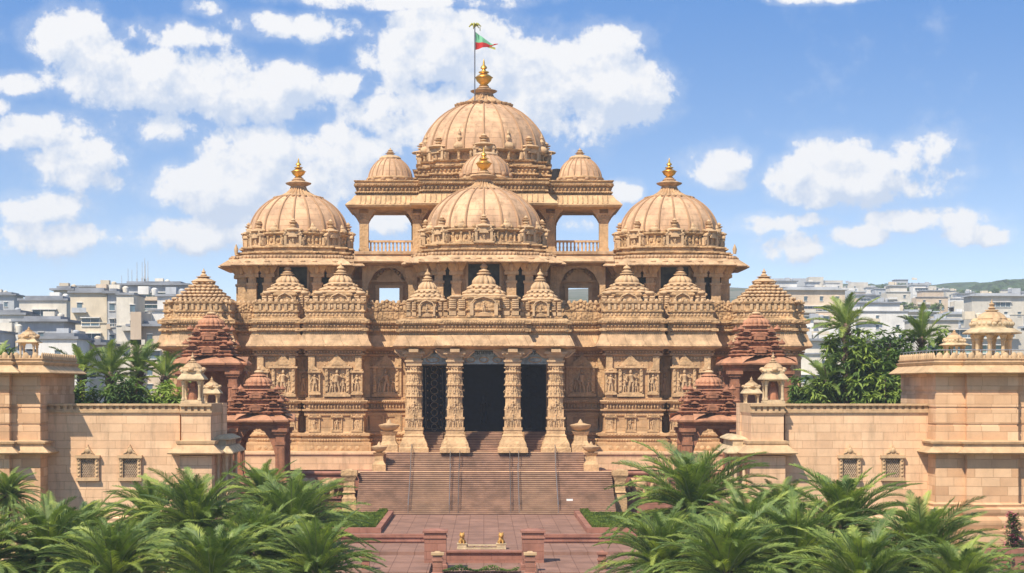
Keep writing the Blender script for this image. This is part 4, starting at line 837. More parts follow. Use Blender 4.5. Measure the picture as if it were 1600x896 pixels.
# ================================================================ RED SANDSTONE PAVILIONS
def rsq(cx,cy,h,k=.5,s=.12):
    c=h*k; q=h*(1-s); out=[]
    for t in range(4):
        for x,y in ((-c,-h),(c,-h),(c,-q),(q,-q),(q,-c),(h,-c)):
            for _ in range(t): x,y=-y,x
            out.append((cx+x,cy+y))
    return out
def red_pavilion(px,D,rows,hw,base_z,label,colw=1.15,arch=True):
    """rows: eave bottom, eave top, tier tops ..., dome bottom, dome top, finial tip; hw: half widths in px of eave, tiers, dome"""
    u=D/F; cx=X(px,D); H0=hw[0]*u; cy=D+H0; z=lambda p:Z(p,D)
    t=thing('red_pavilion',(cx,cy,base_z),label,'pavilion','red sandstone pavilions')
    eb,et,t1,t2,dm,tip=rows
    sq=rsq(cx,cy,H0)
    b=MB(); b.sweep(sq,[(-H0*.3,z(eb)+.1),(-.05,z(eb)),(.0,z(eb)+.2),(-.5,(z(eb)+z(et))/2+.15),(-1.3*u*14,z(et))],bottom=True,top=True)
    b.along(sq,-.45,lambda x,y,a,c:(b.ell((x,y,z(eb)+.22),(.62*abs(a)+.22*abs(c),.62*abs(c)+.22*abs(a),.13),8,5)),1.25)
    b.build('eave','redlight',t,smooth=40)
    def tier(zb,zt,h,last=False):
        b=MB(); p=rsq(cx,cy,h); k=zt-zb
        for f,i_,q_ in ((0,0,.27),(.27,.22,.27),(.54,.48,.26),(.80,.8,.2)):
            hh=h-i_; z0=zb+k*f; kk=k*q_
            b.sweep(rsq(cx,cy,hh-.3),[(0,z0-.15),(0,z0+kk*.3),(.2,z0+kk*.38),(.32,z0+kk*.5),(.34,z0+kk*.62),(.1,z0+kk*.8),(-.1,z0+kk*1.02)],top=True)
        for f,i_ in ((.09,-.12),(.36,.1),(.63,.36)):
            b.along(p,-.22-i_,lambda x,y,a,c:b.ell((x,y,zb+k*f),(.2*abs(a)+.1*abs(c),.2*abs(c)+.1*abs(a),k*.05),6,4),.5)
        for s in (-1,1):
            for q in (-1,1):
                x,y=cx+s*h*.8,cy+q*h*.8; b.lathe([(.3,zt-k*.1),(.46,zt-k*.02),(.36,zt+.15),(.12,zt+.3),(.05,zt+.5)],x,y,12,6,.12)
        x=cx; b.box(x-.7,x+.7,cy-h-.06,cy-h+.9,zb+k*.28,zb+k*.5); b.prism(arch_poly(x,zb+k*.5,1.9,k*.3),cy-h-.1,cy-h+.9)
        for e in (-1,1): b.box(x+e*.5-.1,x+e*.5+.1,cy-h-.14,cy-h,zb+k*.28,zb+k*.5)
        for q in (-1,1): x=cx+q*h*.55; b.prism(arch_poly(x,zb+k*.8,.9,k*.2),cy-h*.88-.12,cy-h*.88+.6)
        return b.build('roof_tier','red',t,smooth=40)
    tier(z(et)-.05,z(t1),hw[1]*u); tier(z(t1)-.1,z(t2),hw[2]*u)
    h=hw[3]*u; b=MB(); zb=z(t2); k=z(dm)-zb
    b.lathe([(h*.8,zb-.1),(h*.8,zb+k*.18),(h*1.12,zb+k*.22),(h*1.1,zb+k*.3),(h*.95,zb+k*.34),(h*1.0,zb+k*.45),(h*.9,zb+k*.62),(h*.6,zb+k*.78),(h*.45,zb+k*.82),(h*.62,zb+k*.86),(h*.6,zb+k*.9),(h*.3,zb+k)],cx,cy,64,16,.12)
    b.build('roof_dome','redlight',t,smooth=45)
    b=MB(); k=z(tip)-z(dm); b.lathe([(h*.2,z(dm)-.05),(h*.36,z(dm)+k*.2),(h*.3,z(dm)+k*.36),(h*.1,z(dm)+k*.5),(h*.16,z(dm)+k*.62),(h*.04,z(dm)+k*.8),(.01,z(tip))],cx,cy,12); b.build('finial','trim',t)
    zc=z(eb)+.1; hc=H0-colw*.5-.95
    b=MB(); b.sweep([(cx-hc-.4,cy-hc-.4),(cx+hc+.4,cy-hc-.4),(cx+hc+.4,cy+hc+.4),(cx-hc-.4,cy+hc+.4)],[(0,zc-.85),(.1,zc-.5),(0,zc-.45),(.2,zc-.05)],bottom=True); b.build('beam','red',t)
    ct=base_z+1.4
    first=None
    for s in (-1,1):
        for q in (-1,1):
            x,y=cx+s*hc,cy+q*hc
            if first is None:
                w=colw/2; b=MB(); b.box(x-w*1.35,x+w*1.35,y-w*1.35,y+w*1.35,ct,ct+.5,.08,.08); b.box(x-w*1.1,x+w*1.1,y-w*1.1,y+w*1.1,ct+.5,ct+.9); b.box(x-w*.85,x+w*.85,y-w*.85,y+w*.85,ct+.9,zc-2.6); b.box(x-w,x+w,y-w,y+w,zc-2.7,zc-2.3)
                b.box(x-w*.85,x+w*.85,y-w*.85,y+w*.85,zc-2.3,zc-1.5); b.box(x-w*1.2,x+w*1.2,y-w*1.2,y+w*1.2,zc-1.5,zc-1.2); b.box(x-w*1.5,x+w*1.5,y-w*1.5,y+w*1.5,zc-1.2,zc-.8)
                for e in (-1,1): b.box(x+e*w*.5-.06,x+e*w*.5+.06,y-w*.95,y-w*.8,ct+1.2,zc-2.9); b.box(x-w*.95,x-w*.8,y+e*w*.5-.06,y+e*w*.5+.06,ct+1.2,zc-2.9)
                first=b.build('column','red',t); fx,fy=x,y
            else: shift(first,x-fx,y-fy)
    if arch:
        for q in (-1,1):
            b=MB(); y=cy+q*hc; a=hc-colw*.5; n_=18; hh=2.9
            def low_(u): return zc-.8-hh*(abs(u)**2.6)-.13*abs(sin(u*14))
            for k in range(n_):
                u0,u1=-1+2*k/n_,-1+2*(k+1)/n_; x0,x1=cx+u0*a,cx+u1*a
                b.add([(x0,y-.18,low_(u0)),(x1,y-.18,low_(u1)),(x1,y-.18,zc-.7),(x0,y-.18,zc-.7),(x0,y+.18,low_(u0)),(x1,y+.18,low_(u1)),(x1,y+.18,zc-.7),(x0,y+.18,zc-.7)],[(0,1,2,3),(7,6,5,4),(0,4,5,1)])
            b.build('cusped_arch','red',t)
    else:
        b=MB(); b.box(cx-hc+.2,cx+hc-.2,cy+hc-.2,cy+hc+.2,ct,zc-.8); 
        for k in range(4): b.box(cx-hc+.5,cx+hc-.5,cy+hc-.28,cy+hc-.2,ct+1+k*3,ct+3.4+k*3)
        b.build('rear_screen','red',t)
    pq=[(cx-hc-1.1,cy-hc-1.1),(cx+hc+1.1,cy-hc-1.1),(cx+hc+1.1,cy+hc+1.1),(cx-hc-1.1,cy+hc+1.1)]
    MB().sweep(pq,[(.5,-1.3),(.5,base_z*.3),(.2,base_z*.35),(.2,base_z),(.4,base_z+.2),(.4,base_z+.5),(.1,base_z+.7),(.3,base_z+1.2),(.2,ct),(0,ct)],top=True).build('plinth','redwall',t)
    return t
for s,sd in ((-1,'left'),(1,'right')):
    m=lambda p: p if s<0 else 2*AX-p
    red_pavilion(m(397),200,(660,647,627,608,584,571),(60,49,42,22),3.2,'lower red sandstone gateway pavilion with a cusped arch, '+sd+' of the stairs')
    red_pavilion(m(321),207,(570,557,536,513,490,479),(61,44,36,22),3.2,'taller red sandstone pavilion rising behind the cream rooftop kiosk on the '+sd,arch=False)

# ================================================================ KIOSKS
def kiosk(name,cx,cy,z0,r,zc,ze,zd,zt,n,label,square=False,m='pale',bulb=False):
    """open rooftop kiosk: plinth z0, posts to zc, eave to ze, dome to zd, finial tip zt"""
    t=thing(name,(cx,cy,z0),label,'kiosk'); rot=pi/n
    k=4 if square else n; ro=pi/4 if square else rot
    b=MB(); b.lathe([(r*1.12,z0-.2),(r*1.12,z0+.15),(r*1.0,z0+.2),(r*1.0,z0+.3)],cx,cy,k,rot=ro); b.build('base','plain' if m=='plain' else m,t)
    f=None
    for i in range(n):
        a=2*pi*i/n+(pi/4 if square and n==4 else rot); x,y=cx+r*.86*cos(a),cy+r*.86*sin(a); w=r*.11
        b=MB(); b.lathe([(w*1.4,z0+.25),(w*1.3,z0+.45),(w*.9,z0+.5),(w*.9,z0+(zc-z0)*.75),(w*1.3,z0+(zc-z0)*.8),(w*1.1,z0+(zc-z0)*.86),(w*2.0,zc+.02)],x,y,8); b.build('post',m,t)
    b=MB(); b.lathe([(r*.98,zc),(r*1.0,zc+(ze-zc)*.3),(r*1.3,zc+(ze-zc)*.25),(r*1.42,zc+(ze-zc)*.18),(r*1.44,zc+(ze-zc)*.32),(r*1.2,zc+(ze-zc)*.7),(r*1.0,ze)],cx,cy,k,rot=ro)
    b.lathe([(r*1.02,ze-.02),(r*1.05,ze+(zd-ze)*.16),(r*.95,ze+(zd-ze)*.2)],cx,cy,k,rot=ro)
    for i in range(k*3):
        a=2*pi*i/(k*3)+ro; q=r*.98*cos(pi/k)/max(.3,cos(((a-ro)%(2*pi/k))-pi/k)) ; b.ell((cx+q*cos(a),cy+q*sin(a),ze+(zd-ze)*.2),(r*.13,r*.13,(zd-ze)*.13),6,5)
    b.build('eave',m,t,smooth=40)
    H=zd-ze; b=MB(); b.lathe([(r*.9,ze+H*.18),(r*.92,ze+H*.24),(r*.8,ze+H*.40),(r*.72,ze+H*.44),(r*.74,ze+H*.5),(r*.6,ze+H*.7),(r*.38,ze+H*.86),(r*.24,ze+H*.9),(r*.34,ze+H*.94),(r*.3,ze+H),(r*.1,zd+.02)],cx,cy,48,12,.10); b.build('dome','trim',t,smooth=45)
    for e in range(4):
        a=-pi/2+e*pi/2; b=MB(); x,y=cx+r*.8*cos(a),cy+r*.8*sin(a); b.ell((x,y,ze+H*.34),(r*.24,r*.24,H*.2),8,6); b.build('dome_boss','trim',t)
    H=zt-zd; b=MB(); b.lathe([(r*.12,zd-.02),(r*.2,zd+H*.15),(r*.1,zd+H*.3),(r*.15,zd+H*.5),(r*.05,zd+H*.65),(.01,zt)],cx,cy,10); b.build('finial','trim',t)
    return t
# ================================================================ SIDE WALLS AND TOWERS
def pierced_band(b,x0,x1,y,z0,z1,step=.62):
    """cornice with a row of little arched holes (dark recesses are real gaps between studs)"""
    b.box(x0,x1,y-.14,y+.3,z0,z0+(z1-z0)*.2); b.box(x0,x1,y-.3,y+.4,z0+(z1-z0)*.72,z1); b.box(x0,x1,y+.12,y+.3,z0+(z1-z0)*.2,z0+(z1-z0)*.72)
    n_=max(1,int((x1-x0)/step))
    for i in range(n_):
        x=x0+(x1-x0)*(i+.5)/n_; b.box(x-.17,x+.17,y-.1,y+.14,z0+(z1-z0)*.2,z0+(z1-z0)*.72)
def merlons(b,path,off,z,h,step=.75):
    def f(x,y,a,c): b.ell((x,y,z+h*.3),(.3*abs(a)+.14*abs(c)+.02,.3*abs(c)+.14*abs(a)+.02,h*.7),6,5); b.ell((x+a*step/2,y+c*step/2,z+h*.15),(.16,.16,h*.4),5,4)
    b.along(path,off,f,step,closed=False,front=False)
def jali_window(px,D,par,lean):
    x=X(px,D); u=D/F; z=lambda p:Z(p,D); w=17*u
    b=MB(); b.box(x-w*.66,x+w*.66,D-.02,D+.05,z(747),z(716)); wn=b.build('window','hole',par)  # flat black panel paints the darkness behind the lattice
    b=MB(); b.box(x-w,x-w*.66,D-.32,D,z(747),z(715)); b.box(x+w*.66,x+w,D-.32,D,z(747),z(715)); b.box(x-w*1.12,x+w*1.12,D-.5,D,z(716),z(711.5)); b.box(x-w*1.06,x+w*1.06,D-.42,D,z(751.5),z(746.5))
    b.prism([(x-w*.62,z(711.5)),(x+w*.62,z(711.5)),(x+w*.5,z(708)),(x+w*.2,z(702)),(x,z(695)),(x-w*.2,z(702)),(x-w*.5,z(708))],D-.36,D)
    b.ell((x,D-.38,z(704)),(.26,.12,.28),8,6)
    for s in (-1,1):
        b.tube([(x+s*w*.6,D-.36,z(709)),(x+s*w*.3,D-.4,z(707)),(x+s*.1,D-.4,z(699))],.06,5)
        for k in range(5): b.ell((x+s*w*.83,D-.34,z(743-6*k)),(w*.13,.08,.13),6,4)
    b.build('window_frame','trim',wn,smooth=40)
    b=MB(); n_=9; H=z(716)-z(747)
    for i in range(-n_,n_+5):
        for s in (-1,1):
            x0=x-w*.66; W=w*1.32; st=W/7; pts=[]
            for k in range(2):
                pass
            # diagonal bar clipped to the opening
            a0=(x0+i*st, z(747)); 
            t0=0;t1=1; dx=H*.62*s
            xa,xb=a0[0],a0[0]+dx
            def clip(t): return xa+dx*t
            lo,hi=x0,x0+W
            ts=[0,1]
            if dx>0: ts=[max(0,(lo-xa)/dx),min(1,(hi-xa)/dx)]
            else: ts=[max(0,(hi-xa)/dx),min(1,(lo-xa)/dx)]
            if ts[1]-ts[0]>.05: b.tube([(clip(ts[0]),D-.09,z(747)+H*ts[0]),(clip(ts[1]),D-.09,z(747)+H*ts[1])],.05,4)
    b.build('grille','grille',wn,smooth=0); return wn
GB=-1.3
def side_wing(s):
    sd='left' if s<0 else 'right'
    P=(lambda l,r: l if s<0 else r)
    D=170.; z=lambda p:Z(p,D)
    # wall
    xa,xb=sorted((X(P(66,1462),D),X(P(281,1227),D)))
    w=thing('perimeter_wall',((xa+xb)/2,D,GB),'pink ashlar wall with two lattice windows on the %s side'%sd,'wall')
    MB().box(xa,xb,D,D+4,GB,z(643)).build('masonry','ashlar',w)
    b=MB(); pierced_band(b,xa,xb,D,z(642),z(631)); b.box(xa,xb,D-.2,D,z(645),z(642.2)); b.box(xa,xb,D+.3,D+4,z(643),z(635)); b.build('pierced_cornice','trim',w)
    for p in P((138,204),(1327,1394)): jali_window(p,D,w,0)
    b=MB(); b.sweep([(xa,D),(xb,D)],[(.25,GB),(.25,z(822)),(.1,z(815)),(.2,z(810)),(0,z(806))],closed=False); b.build('plinth_moulding','ashlar',w)
    # tower
    xo=s*X(2*AX-62 if 0 else 1462,167)*1.0 if 0 else X(P(63,1462),167); 
    x0,x1=(xo-14,xo) if s<0 else (xo,xo+14)
    t=thing('corner_tower',((x0+x1)/2,173,GB),'broad banded sandstone tower at the %s end of the wall'%sd,'tower')
    yb=181; bay=.45
    if s<0: path=[(x0,yb),(x0,167),(X(17,167)-.0,167-0),(X(17,167),167-bay),(x1,167-bay),(x1,yb)]; path=[(x0,yb),(x0,166.2),(X(16,166.5),166.2),(X(16,166.5),167),(x1,167),(x1,yb)]
    else: path=[(x0,yb),(x0,167),(X(1510,166.5),167),(X(1510,166.5),166.3),(X(1590,166.5),166.3),(X(1590,166.5),167),(x1,167),(x1,yb)]
    zt_=lambda p:Z(p,167)
    MB().sweep(path,[(.9,GB),(.9,zt_(828)),(.6,zt_(826)),(.75,zt_(818)),(.7,zt_(812)),(.35,zt_(806)),(.5,zt_(800)),(.55,zt_(795)),(.2,zt_(792)),(.3,zt_(788)),(.02,zt_(785)),(0,zt_(709))],closed=False).build('tower_base','ashlar_band',t)
    b=MB(); b.sweep(path,[(.0,zt_(710)),(.95,zt_(709)),(1.05,zt_(707)),(.95,zt_(706)),(.35,zt_(698)),(.3,zt_(694)),(.55,zt_(693)),(.6,zt_(690)),(0,zt_(688))],closed=False); b.build('string_course','trim',t)
    MB().sweep(path,[(0,zt_(709.5)),(0,zt_(666)),(-.09,zt_(665.8)),(-.09,zt_(662)),(0,zt_(661.8)),(0,zt_(640)),(-.09,zt_(639.8)),(-.09,zt_(636)),(0,zt_(635.8)),(0,zt_(615)),(-.09,zt_(614.8)),(-.09,zt_(610)),(0,zt_(609.8)),(0,zt_(582))],closed=False).build('shaft','ashlar_band',t)
    b=MB(); b.sweep(path,[(0,zt_(584)),(1.1,zt_(584.5)),(1.25,zt_(582.5)),(1.15,zt_(581.5)),(.45,zt_(573)),(.3,zt_(571)),(.4,zt_(569)),(.5,zt_(566)),(.2,zt_(565))],closed=False,top=True); b.build('eave','trim',t)
    b=MB(); b.sweep(path,[(.2,zt_(567)),(.2,zt_(562)),(.3,zt_(561.5)),(.3,zt_(560)),(-.1,zt_(559)),(-.15,zt_(566))],closed=False); merlons(b,path,.1,zt_(561),.62,.8); b.build('merlon_parapet','trim',t,smooth=50)
    if s>0:
        b=MB(); pr=[(x0+.3,yb),(x0+.3,167.8),(x1,167.8)]
        for (a,c) in zip(pr,pr[1:]):
            L_=math.hypot(c[0]-a[0],c[1]-a[1]); n_=max(2,int(L_/1.3))
            for i in range(n_+1): f=i/n_; x,y=a[0]+(c[0]-a[0])*f,a[1]+(c[1]-a[1])*f; b.tube([(x,y,zt_(565)),(x,y,zt_(547))],.04,5)
            b.tube([(a[0],a[1],zt_(547)),(c[0],c[1],zt_(547))],.05,5)
        b.build('safety_rail','metal',t)
    # kiosk pier at the temple end of the wall
    xi,xj=sorted((X(P(281,1227),169),X(P(331,1172),169))); px_=(xi+xj)/2
    p=thing('kiosk_pier',(px_,172,GB),'slim stone pier with a ledge at the temple end of the %s wall'%sd,'pier')
    pin=xj if s<0 else xi; 
    path=[(xi,176),(xi,169),(xj,169),(xj,176)]
    MB().sweep(path,[(.1,GB),(.1,z(800)),(0,z(796)),(0,z(712))],closed=False,top=True).build('lower_block','ashlar',p)
    MB().sweep(path,[(0,z(711)),(1.0,z(708.5)),(1.05,z(707)),(.9,z(705)),(.2,z(695)),(.3,z(693)),(.35,z(689)),(-.1,z(688))],closed=False,top=True).build('ledge','trim',p)
    MB().sweep(path,[(-.12,z(690)),(-.12,z(650)),(0,z(645))],closed=False,top=True).build('upper_block','ashlar',p)
    b=MB(); pierced_band(b,xi,xj,169,z(645),z(631),.55); b.box(xi,xj,169.4,176,z(645),z(631)); b.build('pierced_cornice','trim',p)
    # small columned porch on the inner flank
    b=MB(); ax,bx=(xj,xj+1.3) if s<0 else (xi-1.3,xi)
    po=thing('flank_porch',((ax+bx)/2,174,GB),'small columned porch clinging to the inner side of the %s pier'%sd,'porch')
    MB().box(ax,bx,170.6,178.5,GB,z(760)).build('base','ashlar',po)
    for x in (ax+.25,bx-.25):
        for y in (171.2,174.5,177.8):
            b=MB(); b.lathe([(.24,z(760)),(.24,z(755)),(.16,z(753)),(.15,z(716)),(.3,z(710))],x,y,8); b.build('column','pale',po)
    b=MB(); b.sweep([(ax-.2,178.6),(ax-.2,170.8),(bx,170.8),(bx,178.6)] ,[(0,z(711)),(.5,z(709)),(.5,z(707.5)),(.1,z(700)),(0,z(698))],top=True,bottom=True); b.box(ax,bx-.3,171.4,178,z(698),z(688)); b.sweep([(ax,178),(ax,171.6),(bx-.2,171.6),(bx-.2,178)],[(0,z(690)),(.35,z(688)),(.3,z(686)),(-.3,z(681))],top=True); b.build('layered_eave','pale',po)
    # kiosks
    kx=X(P(301,1208),171); kw=18*171/F
    kiosk('rooftop_kiosk',kx,171,z(630),kw*1.15,z(596),z(584),z(565),z(550),4,'cream four-posted kiosk with a red idol on the %s pier'%sd,True)
    b=MB(); zz=z(624); b.lathe([(.5,zz-.3),(.55,zz),(.42,zz+.7),(.3,zz+1.0),(.22,zz+1.15),(.26,zz+1.4),(.1,zz+1.62)],kx,171,10); o=b.build('idol_statue','red'); tag(o,'dark red draped idol inside the kiosk on the %s pier'%sd,'statue')
    kiosk('rooftop_kiosk',X(P(331,1174),177),177,Z(637,177),.95,Z(617,177),Z(608,177),Z(596,177),Z(588,177),4,'smaller rear kiosk with a lobed roof beside the red idol kiosk on the %s'%sd,True)
    MB().box(X(P(331,1174),177)-1.3,X(P(331,1174),177)+1.3,175.6,178.4,GB,Z(630,177)).build('rear_pedestal','ashlar',p)
side_wing(-1); side_wing(1)
kiosk('rooftop_chhatri',X(1552,172),172.5,Z(566,172),1.95,Z(524,172),Z(512,172),Z(484,172),Z(467,172),8,'large eight-posted domed kiosk on the right tower roof')
kiosk('rooftop_chhatri',X(1491,178),178,Z(562,178),1.1,Z(541,178),Z(536,178),Z(521,178),Z(514,178),6,'small domed kiosk just left of the large one on the right tower')
kiosk('rooftop_chhatri',X(43,172),172.5,Z(566,172),1.05,Z(537,172),Z(530,172),Z(516,172),Z(510,172),4,'small open kiosk with a bulging roof on the left tower',True)
# ================================================================ PLAZA FURNITURE
for s,sd in ((-1,'left'),(1,'right')):
    x0,x1=sorted((X(663 if s<0 else 845,175),s*30)); b=MB(); b.box(x0,x1,174.5,175.1,GB,.55); b.box(x0,x1,174.35,175.25,.56,.86); b.box(x0,x1,174.4,174.5,.15,.28)
    tag(b.build('plaza_wall','redwall'),'long low red sandstone wall edging the plaza on the %s'%sd,'wall')
    for (pa,pb,D,top,lab) in ((663,697,158,2.55,'stout red gate pier with flat cap at the plaza mouth, %s one'),(676,691,150.8,1.25,'slender cream-capped post in front of the %s gate pier'),(565,577,152,1.2,'outer red stone post by the palms on the %s of the lower plaza')):
        pa,pb=(pa,pb) if s<0 else (2*AX-pb+ (1 if pa==663 else 0),2*AX-pa+(1 if pa==663 else 0)); xa,xb=X(pa,D),X(pb,D); h=(xb-xa)/2; cx=(xa+xb)/2
        t=thing('gate_pier',(cx,D+h,GB),lab%sd,'pier'); q=[(xa,D),(xb,D),(xb,D+2*h),(xa,D+2*h)]
        MB().sweep(q,[(.12,GB),(.12,-.5),(0,-.4),(0,top-.75),(.08,top-.72),(.08,top-.6),(0,top-.55),(0,top-.25)],top=True).build('shaft','redwall',t)
        MB().sweep(q,[(.0,top-.26),(.14,top-.2),(.14,top-.02),(-.1,top),(-h*.6,top+.1)],top=True).build('cap','trim' if pa in (676,821) or D==150.8 else 'redwall',t)
    # planter with a clipped strip of hedge
    x0,x1=sorted((s*10.7,s*17.4)); t=thing('planter',((x0+x1)/2,199,0),'long plaza planter with grass and a clipped edge, %s of the paving'%sd,'planter')
    b=MB(); xi=s*10.7; xk=s*11.3; b.box(xi,xk,187,212.4,0,.55); b.box(x0,x1,186.4,187,0,.55); b.build('kerb','redwall',t)
    MB().box(min(xk,s*17.4),max(xk,s*17.4),187,212.4,0,.3).build('soil','ground',t)
    rg=random.Random(3+s); b=MB()
    for i in range(12000):
        u=rg.random(); 
        if u>.72: x=s*(11.4+rg.random()*6); y=187.1+rg.random()*25; zz=.3+rg.random()*.12
        elif u<.45: x=s*(11.4+rg.random()*.9); y=187.1+rg.random()*25
        else: x=s*(11.4+rg.random()*6); y=187.1+rg.random()*1.6
        zz=zz if u>.72 else .3+rg.random()*.45; a=rg.random()*pi; dx,dy=cos(a)*.12,sin(a)*.12; b.add([(x-dx,y-dy,zz),(x+dx,y+dy,zz),(x+rg.uniform(-.1,.1),y-.1,zz+.16)],[(0,1,2)])
    b.build('clipped_edge','leafb',t,smooth=0)
MB().box(-4.3,4.3,164.6,165.4,GB,-.02).build('plaza_step_face','redwall',kind='structure')
b=MB(); b.box(X(691,165),X(826,165),164.4,165.6,-.02,.14); tag(b.build('threshold_kerb','redwall'),'low stone kerb across the plaza mouth between the gate piers','kerb')
b=MB(); xa,xb=X(718,168),X(788,168); b.box(xa,xb,167.8,168.5,-.0,.16); b.box(xa,xb,167.9,168.4,.3,.42); 
for i in range(7): x=xa+(xb-xa)*i/6; b.box(x-.07,x+.07,168,168.3,.16,.3)
tag(b.build('low_rail','pale'),'low pale stone rail between the two gilded lions','rail')
def lion(px,lab,s):
    x=X(px,168.3); y=168.3; t=thing('lion_statue',(x,y,0),lab,'statue'); MB().sweep([(x-.42,y-.5),(x+.42,y-.5),(x+.42,y+.6),(x-.42,y+.6)],[(.05,0),(.05,.1),(0,.14),(0,.42),(.06,.46),(.06,.52),(-.05,.52)],top=True).build('plinth','pale',t)
    b=MB(); z=.5; b.ell((x,y+.2,z+.3),(.26,.36,.28),10,7); b.ell((x,y-.08,z+.45),(.23,.24,.33),10,7); b.ell((x,y-.18,z+.78),(.26,.2,.25),10,7); b.ell((x,y-.34,z+.76),(.15,.16,.15),8,6); b.ell((x,y-.46,z+.70),(.08,.1,.08),6,5)
    for e in (-1,1): b.tube([(x+e*.14,y-.2,z+.45),(x+e*.15,y-.3,z+.2),(x+e*.15,y-.33,z+.02),(x+e*.15,y-.45,z+.03)],[.1,.08,.07,.06],6); b.ell((x+e*.24,y+.25,z+.14),(.13,.26,.16),7,5); b.ell((x+e*.17,y-.16,z+1.0),(.06,.05,.08),5,4)
    b.tube([(x,y+.5,z+.15),(x+.1*s,y+.65,z+.35),(x+.05*s,y+.6,z+.65)],[.05,.04,.06],5); b.build('body','gold_stone' if 0 else 'goldstone',t,smooth=60)
M['goldstone']=mat('ochre_gilded_stone',(.55,.30,.08),rough=.5,metal=.2,var=.2,vscale=3)
lion(722,'gilded crouching lion on the left end of the low pale rail',1); lion(783,'gilded crouching lion on the right end of the low pale rail',-1)
# bottom right: low wall, hedge and flowering bush
b=MB(); x0=X(1533,160); b.box(x0,40*1.4,160,161,GB,Z(866,160)); b.box(x0-.15,56,159.85,161.1,Z(866,160),Z(858,160)); tag(b.build('garden_wall','redwall'),'low pink stone garden wall below the right tower','wall')
# ================================================================ PLANTS
def leaf_quad(b,p,d,up,L_,W_,droop=.3):
    d=d.normalized(); sdv=d.cross(up)
    if sdv.length<.01: sdv=Vector((1,0,0))
    sdv.normalize(); m=p+d*L_*.5+Vector((0,0,-droop*L_*.15)); e=p+d*L_+Vector((0,0,-droop*L_*.6)); b.add([p,m+sdv*W_*.5,e,m-sdv*W_*.5],[(0,1,2,3)])
def tree(name,x,y,z0,h,rx,rz,nc,lw,mats,label,seed,group=None,leaves=14,cat='tree'):
    rg=random.Random(seed); t=thing(name,(x,y,z0),label,cat,group); cz=z0+h-rz
    b=MB(); r0=max(.12,h*.022); pts=[(x+.25*sin(i*1.3+seed)*i/5,y+.2*cos(i+seed)*i/5,z0+(cz-z0)*i/5) for i in range(6)]; b.tube(pts,[r0*(1.5-.12*i) for i in range(6)],8)
    for i in range(9):
        a=rg.random()*2*pi; f=.5+.5*rg.random(); p0=Vector(pts[3+i%3]); e=Vector((x+cos(a)*rx*.7*f,y+sin(a)*rx*.7*f,cz+rz*rg.uniform(-.3,.7))); mid=(p0+e)/2+Vector((0,0,-.25*rx*.3)); b.tube([p0,mid,e],[r0*.6,r0*.4,r0*.15],5)
    b.build('trunk','bark',t)
    b=MB()
    lumps=[(Vector((x+rg.uniform(-.6,.6)*rx,y+rg.uniform(-.6,.6)*rx,cz+rg.uniform(-.65,.7)*rz)),rg.uniform(.3,.5)) for _ in range(11)]
    for i in range(nc):
        c,f=lumps[i%len(lumps)]; v=Vector((rg.gauss(0,1),rg.gauss(0,1),rg.gauss(0,1))).normalized(); rr=rg.random()**.45
        p=c+Vector((v.x*rx*f,v.y*rx*f,v.z*rz*f))*rr; b.cm=1 if (i%len(lumps))%3==0 and rg.random()<.7 else 0
        for k in range(leaves):
            a=2*pi*k/leaves+rg.random(); d=Vector((cos(a),sin(a),rg.uniform(-.7,.7)))+v*.4; leaf_quad(b,p,d,Vector((rg.uniform(-.4,.4),rg.uniform(-.4,.4),1)),lw*rg.uniform(.7,1.3),lw*.32,rg.uniform(.2,1.1))
    b.build('crown',mats,t,smooth=0); return t
def palm_crown(seed,nf,L_,nl,lw,spread=(84,-42),wide=.2,stiff=1.0,dead=False):
    rg=random.Random(seed); b=MB()
    for i in range(nf):
        f=(i+.5)/nf; el=R(spread[0]+(spread[1]-spread[0])*f**1.05+rg.uniform(-9,9)); az=i*2.39996+rg.uniform(-.3,.3); LL=L_*rg.uniform(.82,1.1)*(1 if f>.12 else .8)
        dh=Vector((cos(az),sin(az),0)); p=dh*.12; d0=el; K=16; pts=[]; tw=rg.uniform(-.5,.5)
        bend=R(rg.uniform(38,88))*(1 if el>0 else .6)/stiff
        for k in range(K+1):
            pts.append(p.copy()); e=d0-bend*(k/K)**1.5; p=p+(dh*cos(e)+Vector((0,0,sin(e))))*(LL/K)
        b.cm=2; b.tube([tuple(q) for q in pts[::2]],[.055*(1-.8*j/(K/2)) for j in range(K//2+1)],4)
        b.cm=3 if (f>.8 and rg.random()<.35 and dead) else (1 if rg.random()<.35 else 0)
        for j in range(nl):
            t=.10+.90*(j+.5)/nl; u=t*K; k=min(K-1,int(u)); q=pts[k].lerp(pts[k+1],u-k); tan=(pts[k+1]-pts[k]).normalized()
            side=tan.cross(Vector((0,0,1))); side=side.normalized() if side.length>.05 else dh.cross(Vector((0,0,1))); nrm=side.cross(tan)
            side=side*cos(tw*t)+nrm*sin(tw*t); nrm=side.cross(tan)
            ll=L_*wide*(sin(pi*min(1,.12+.84*t))**.7)*rg.uniform(.85,1.1)
            for s in (-1,1):
                v=(side*s*.72+tan*(.75+.6*t)+nrm*rg.uniform(.15,.55)).normalized(); m=q+v*ll*.55; e=q+(v+Vector((0,0,-.22))).normalized()*ll; wv=tan*lw
                b.add([q-wv*.5,q+wv*.5,m+wv*.6,e,m-wv*.6],[(0,1,2,4),(4,2,3)])
    return b
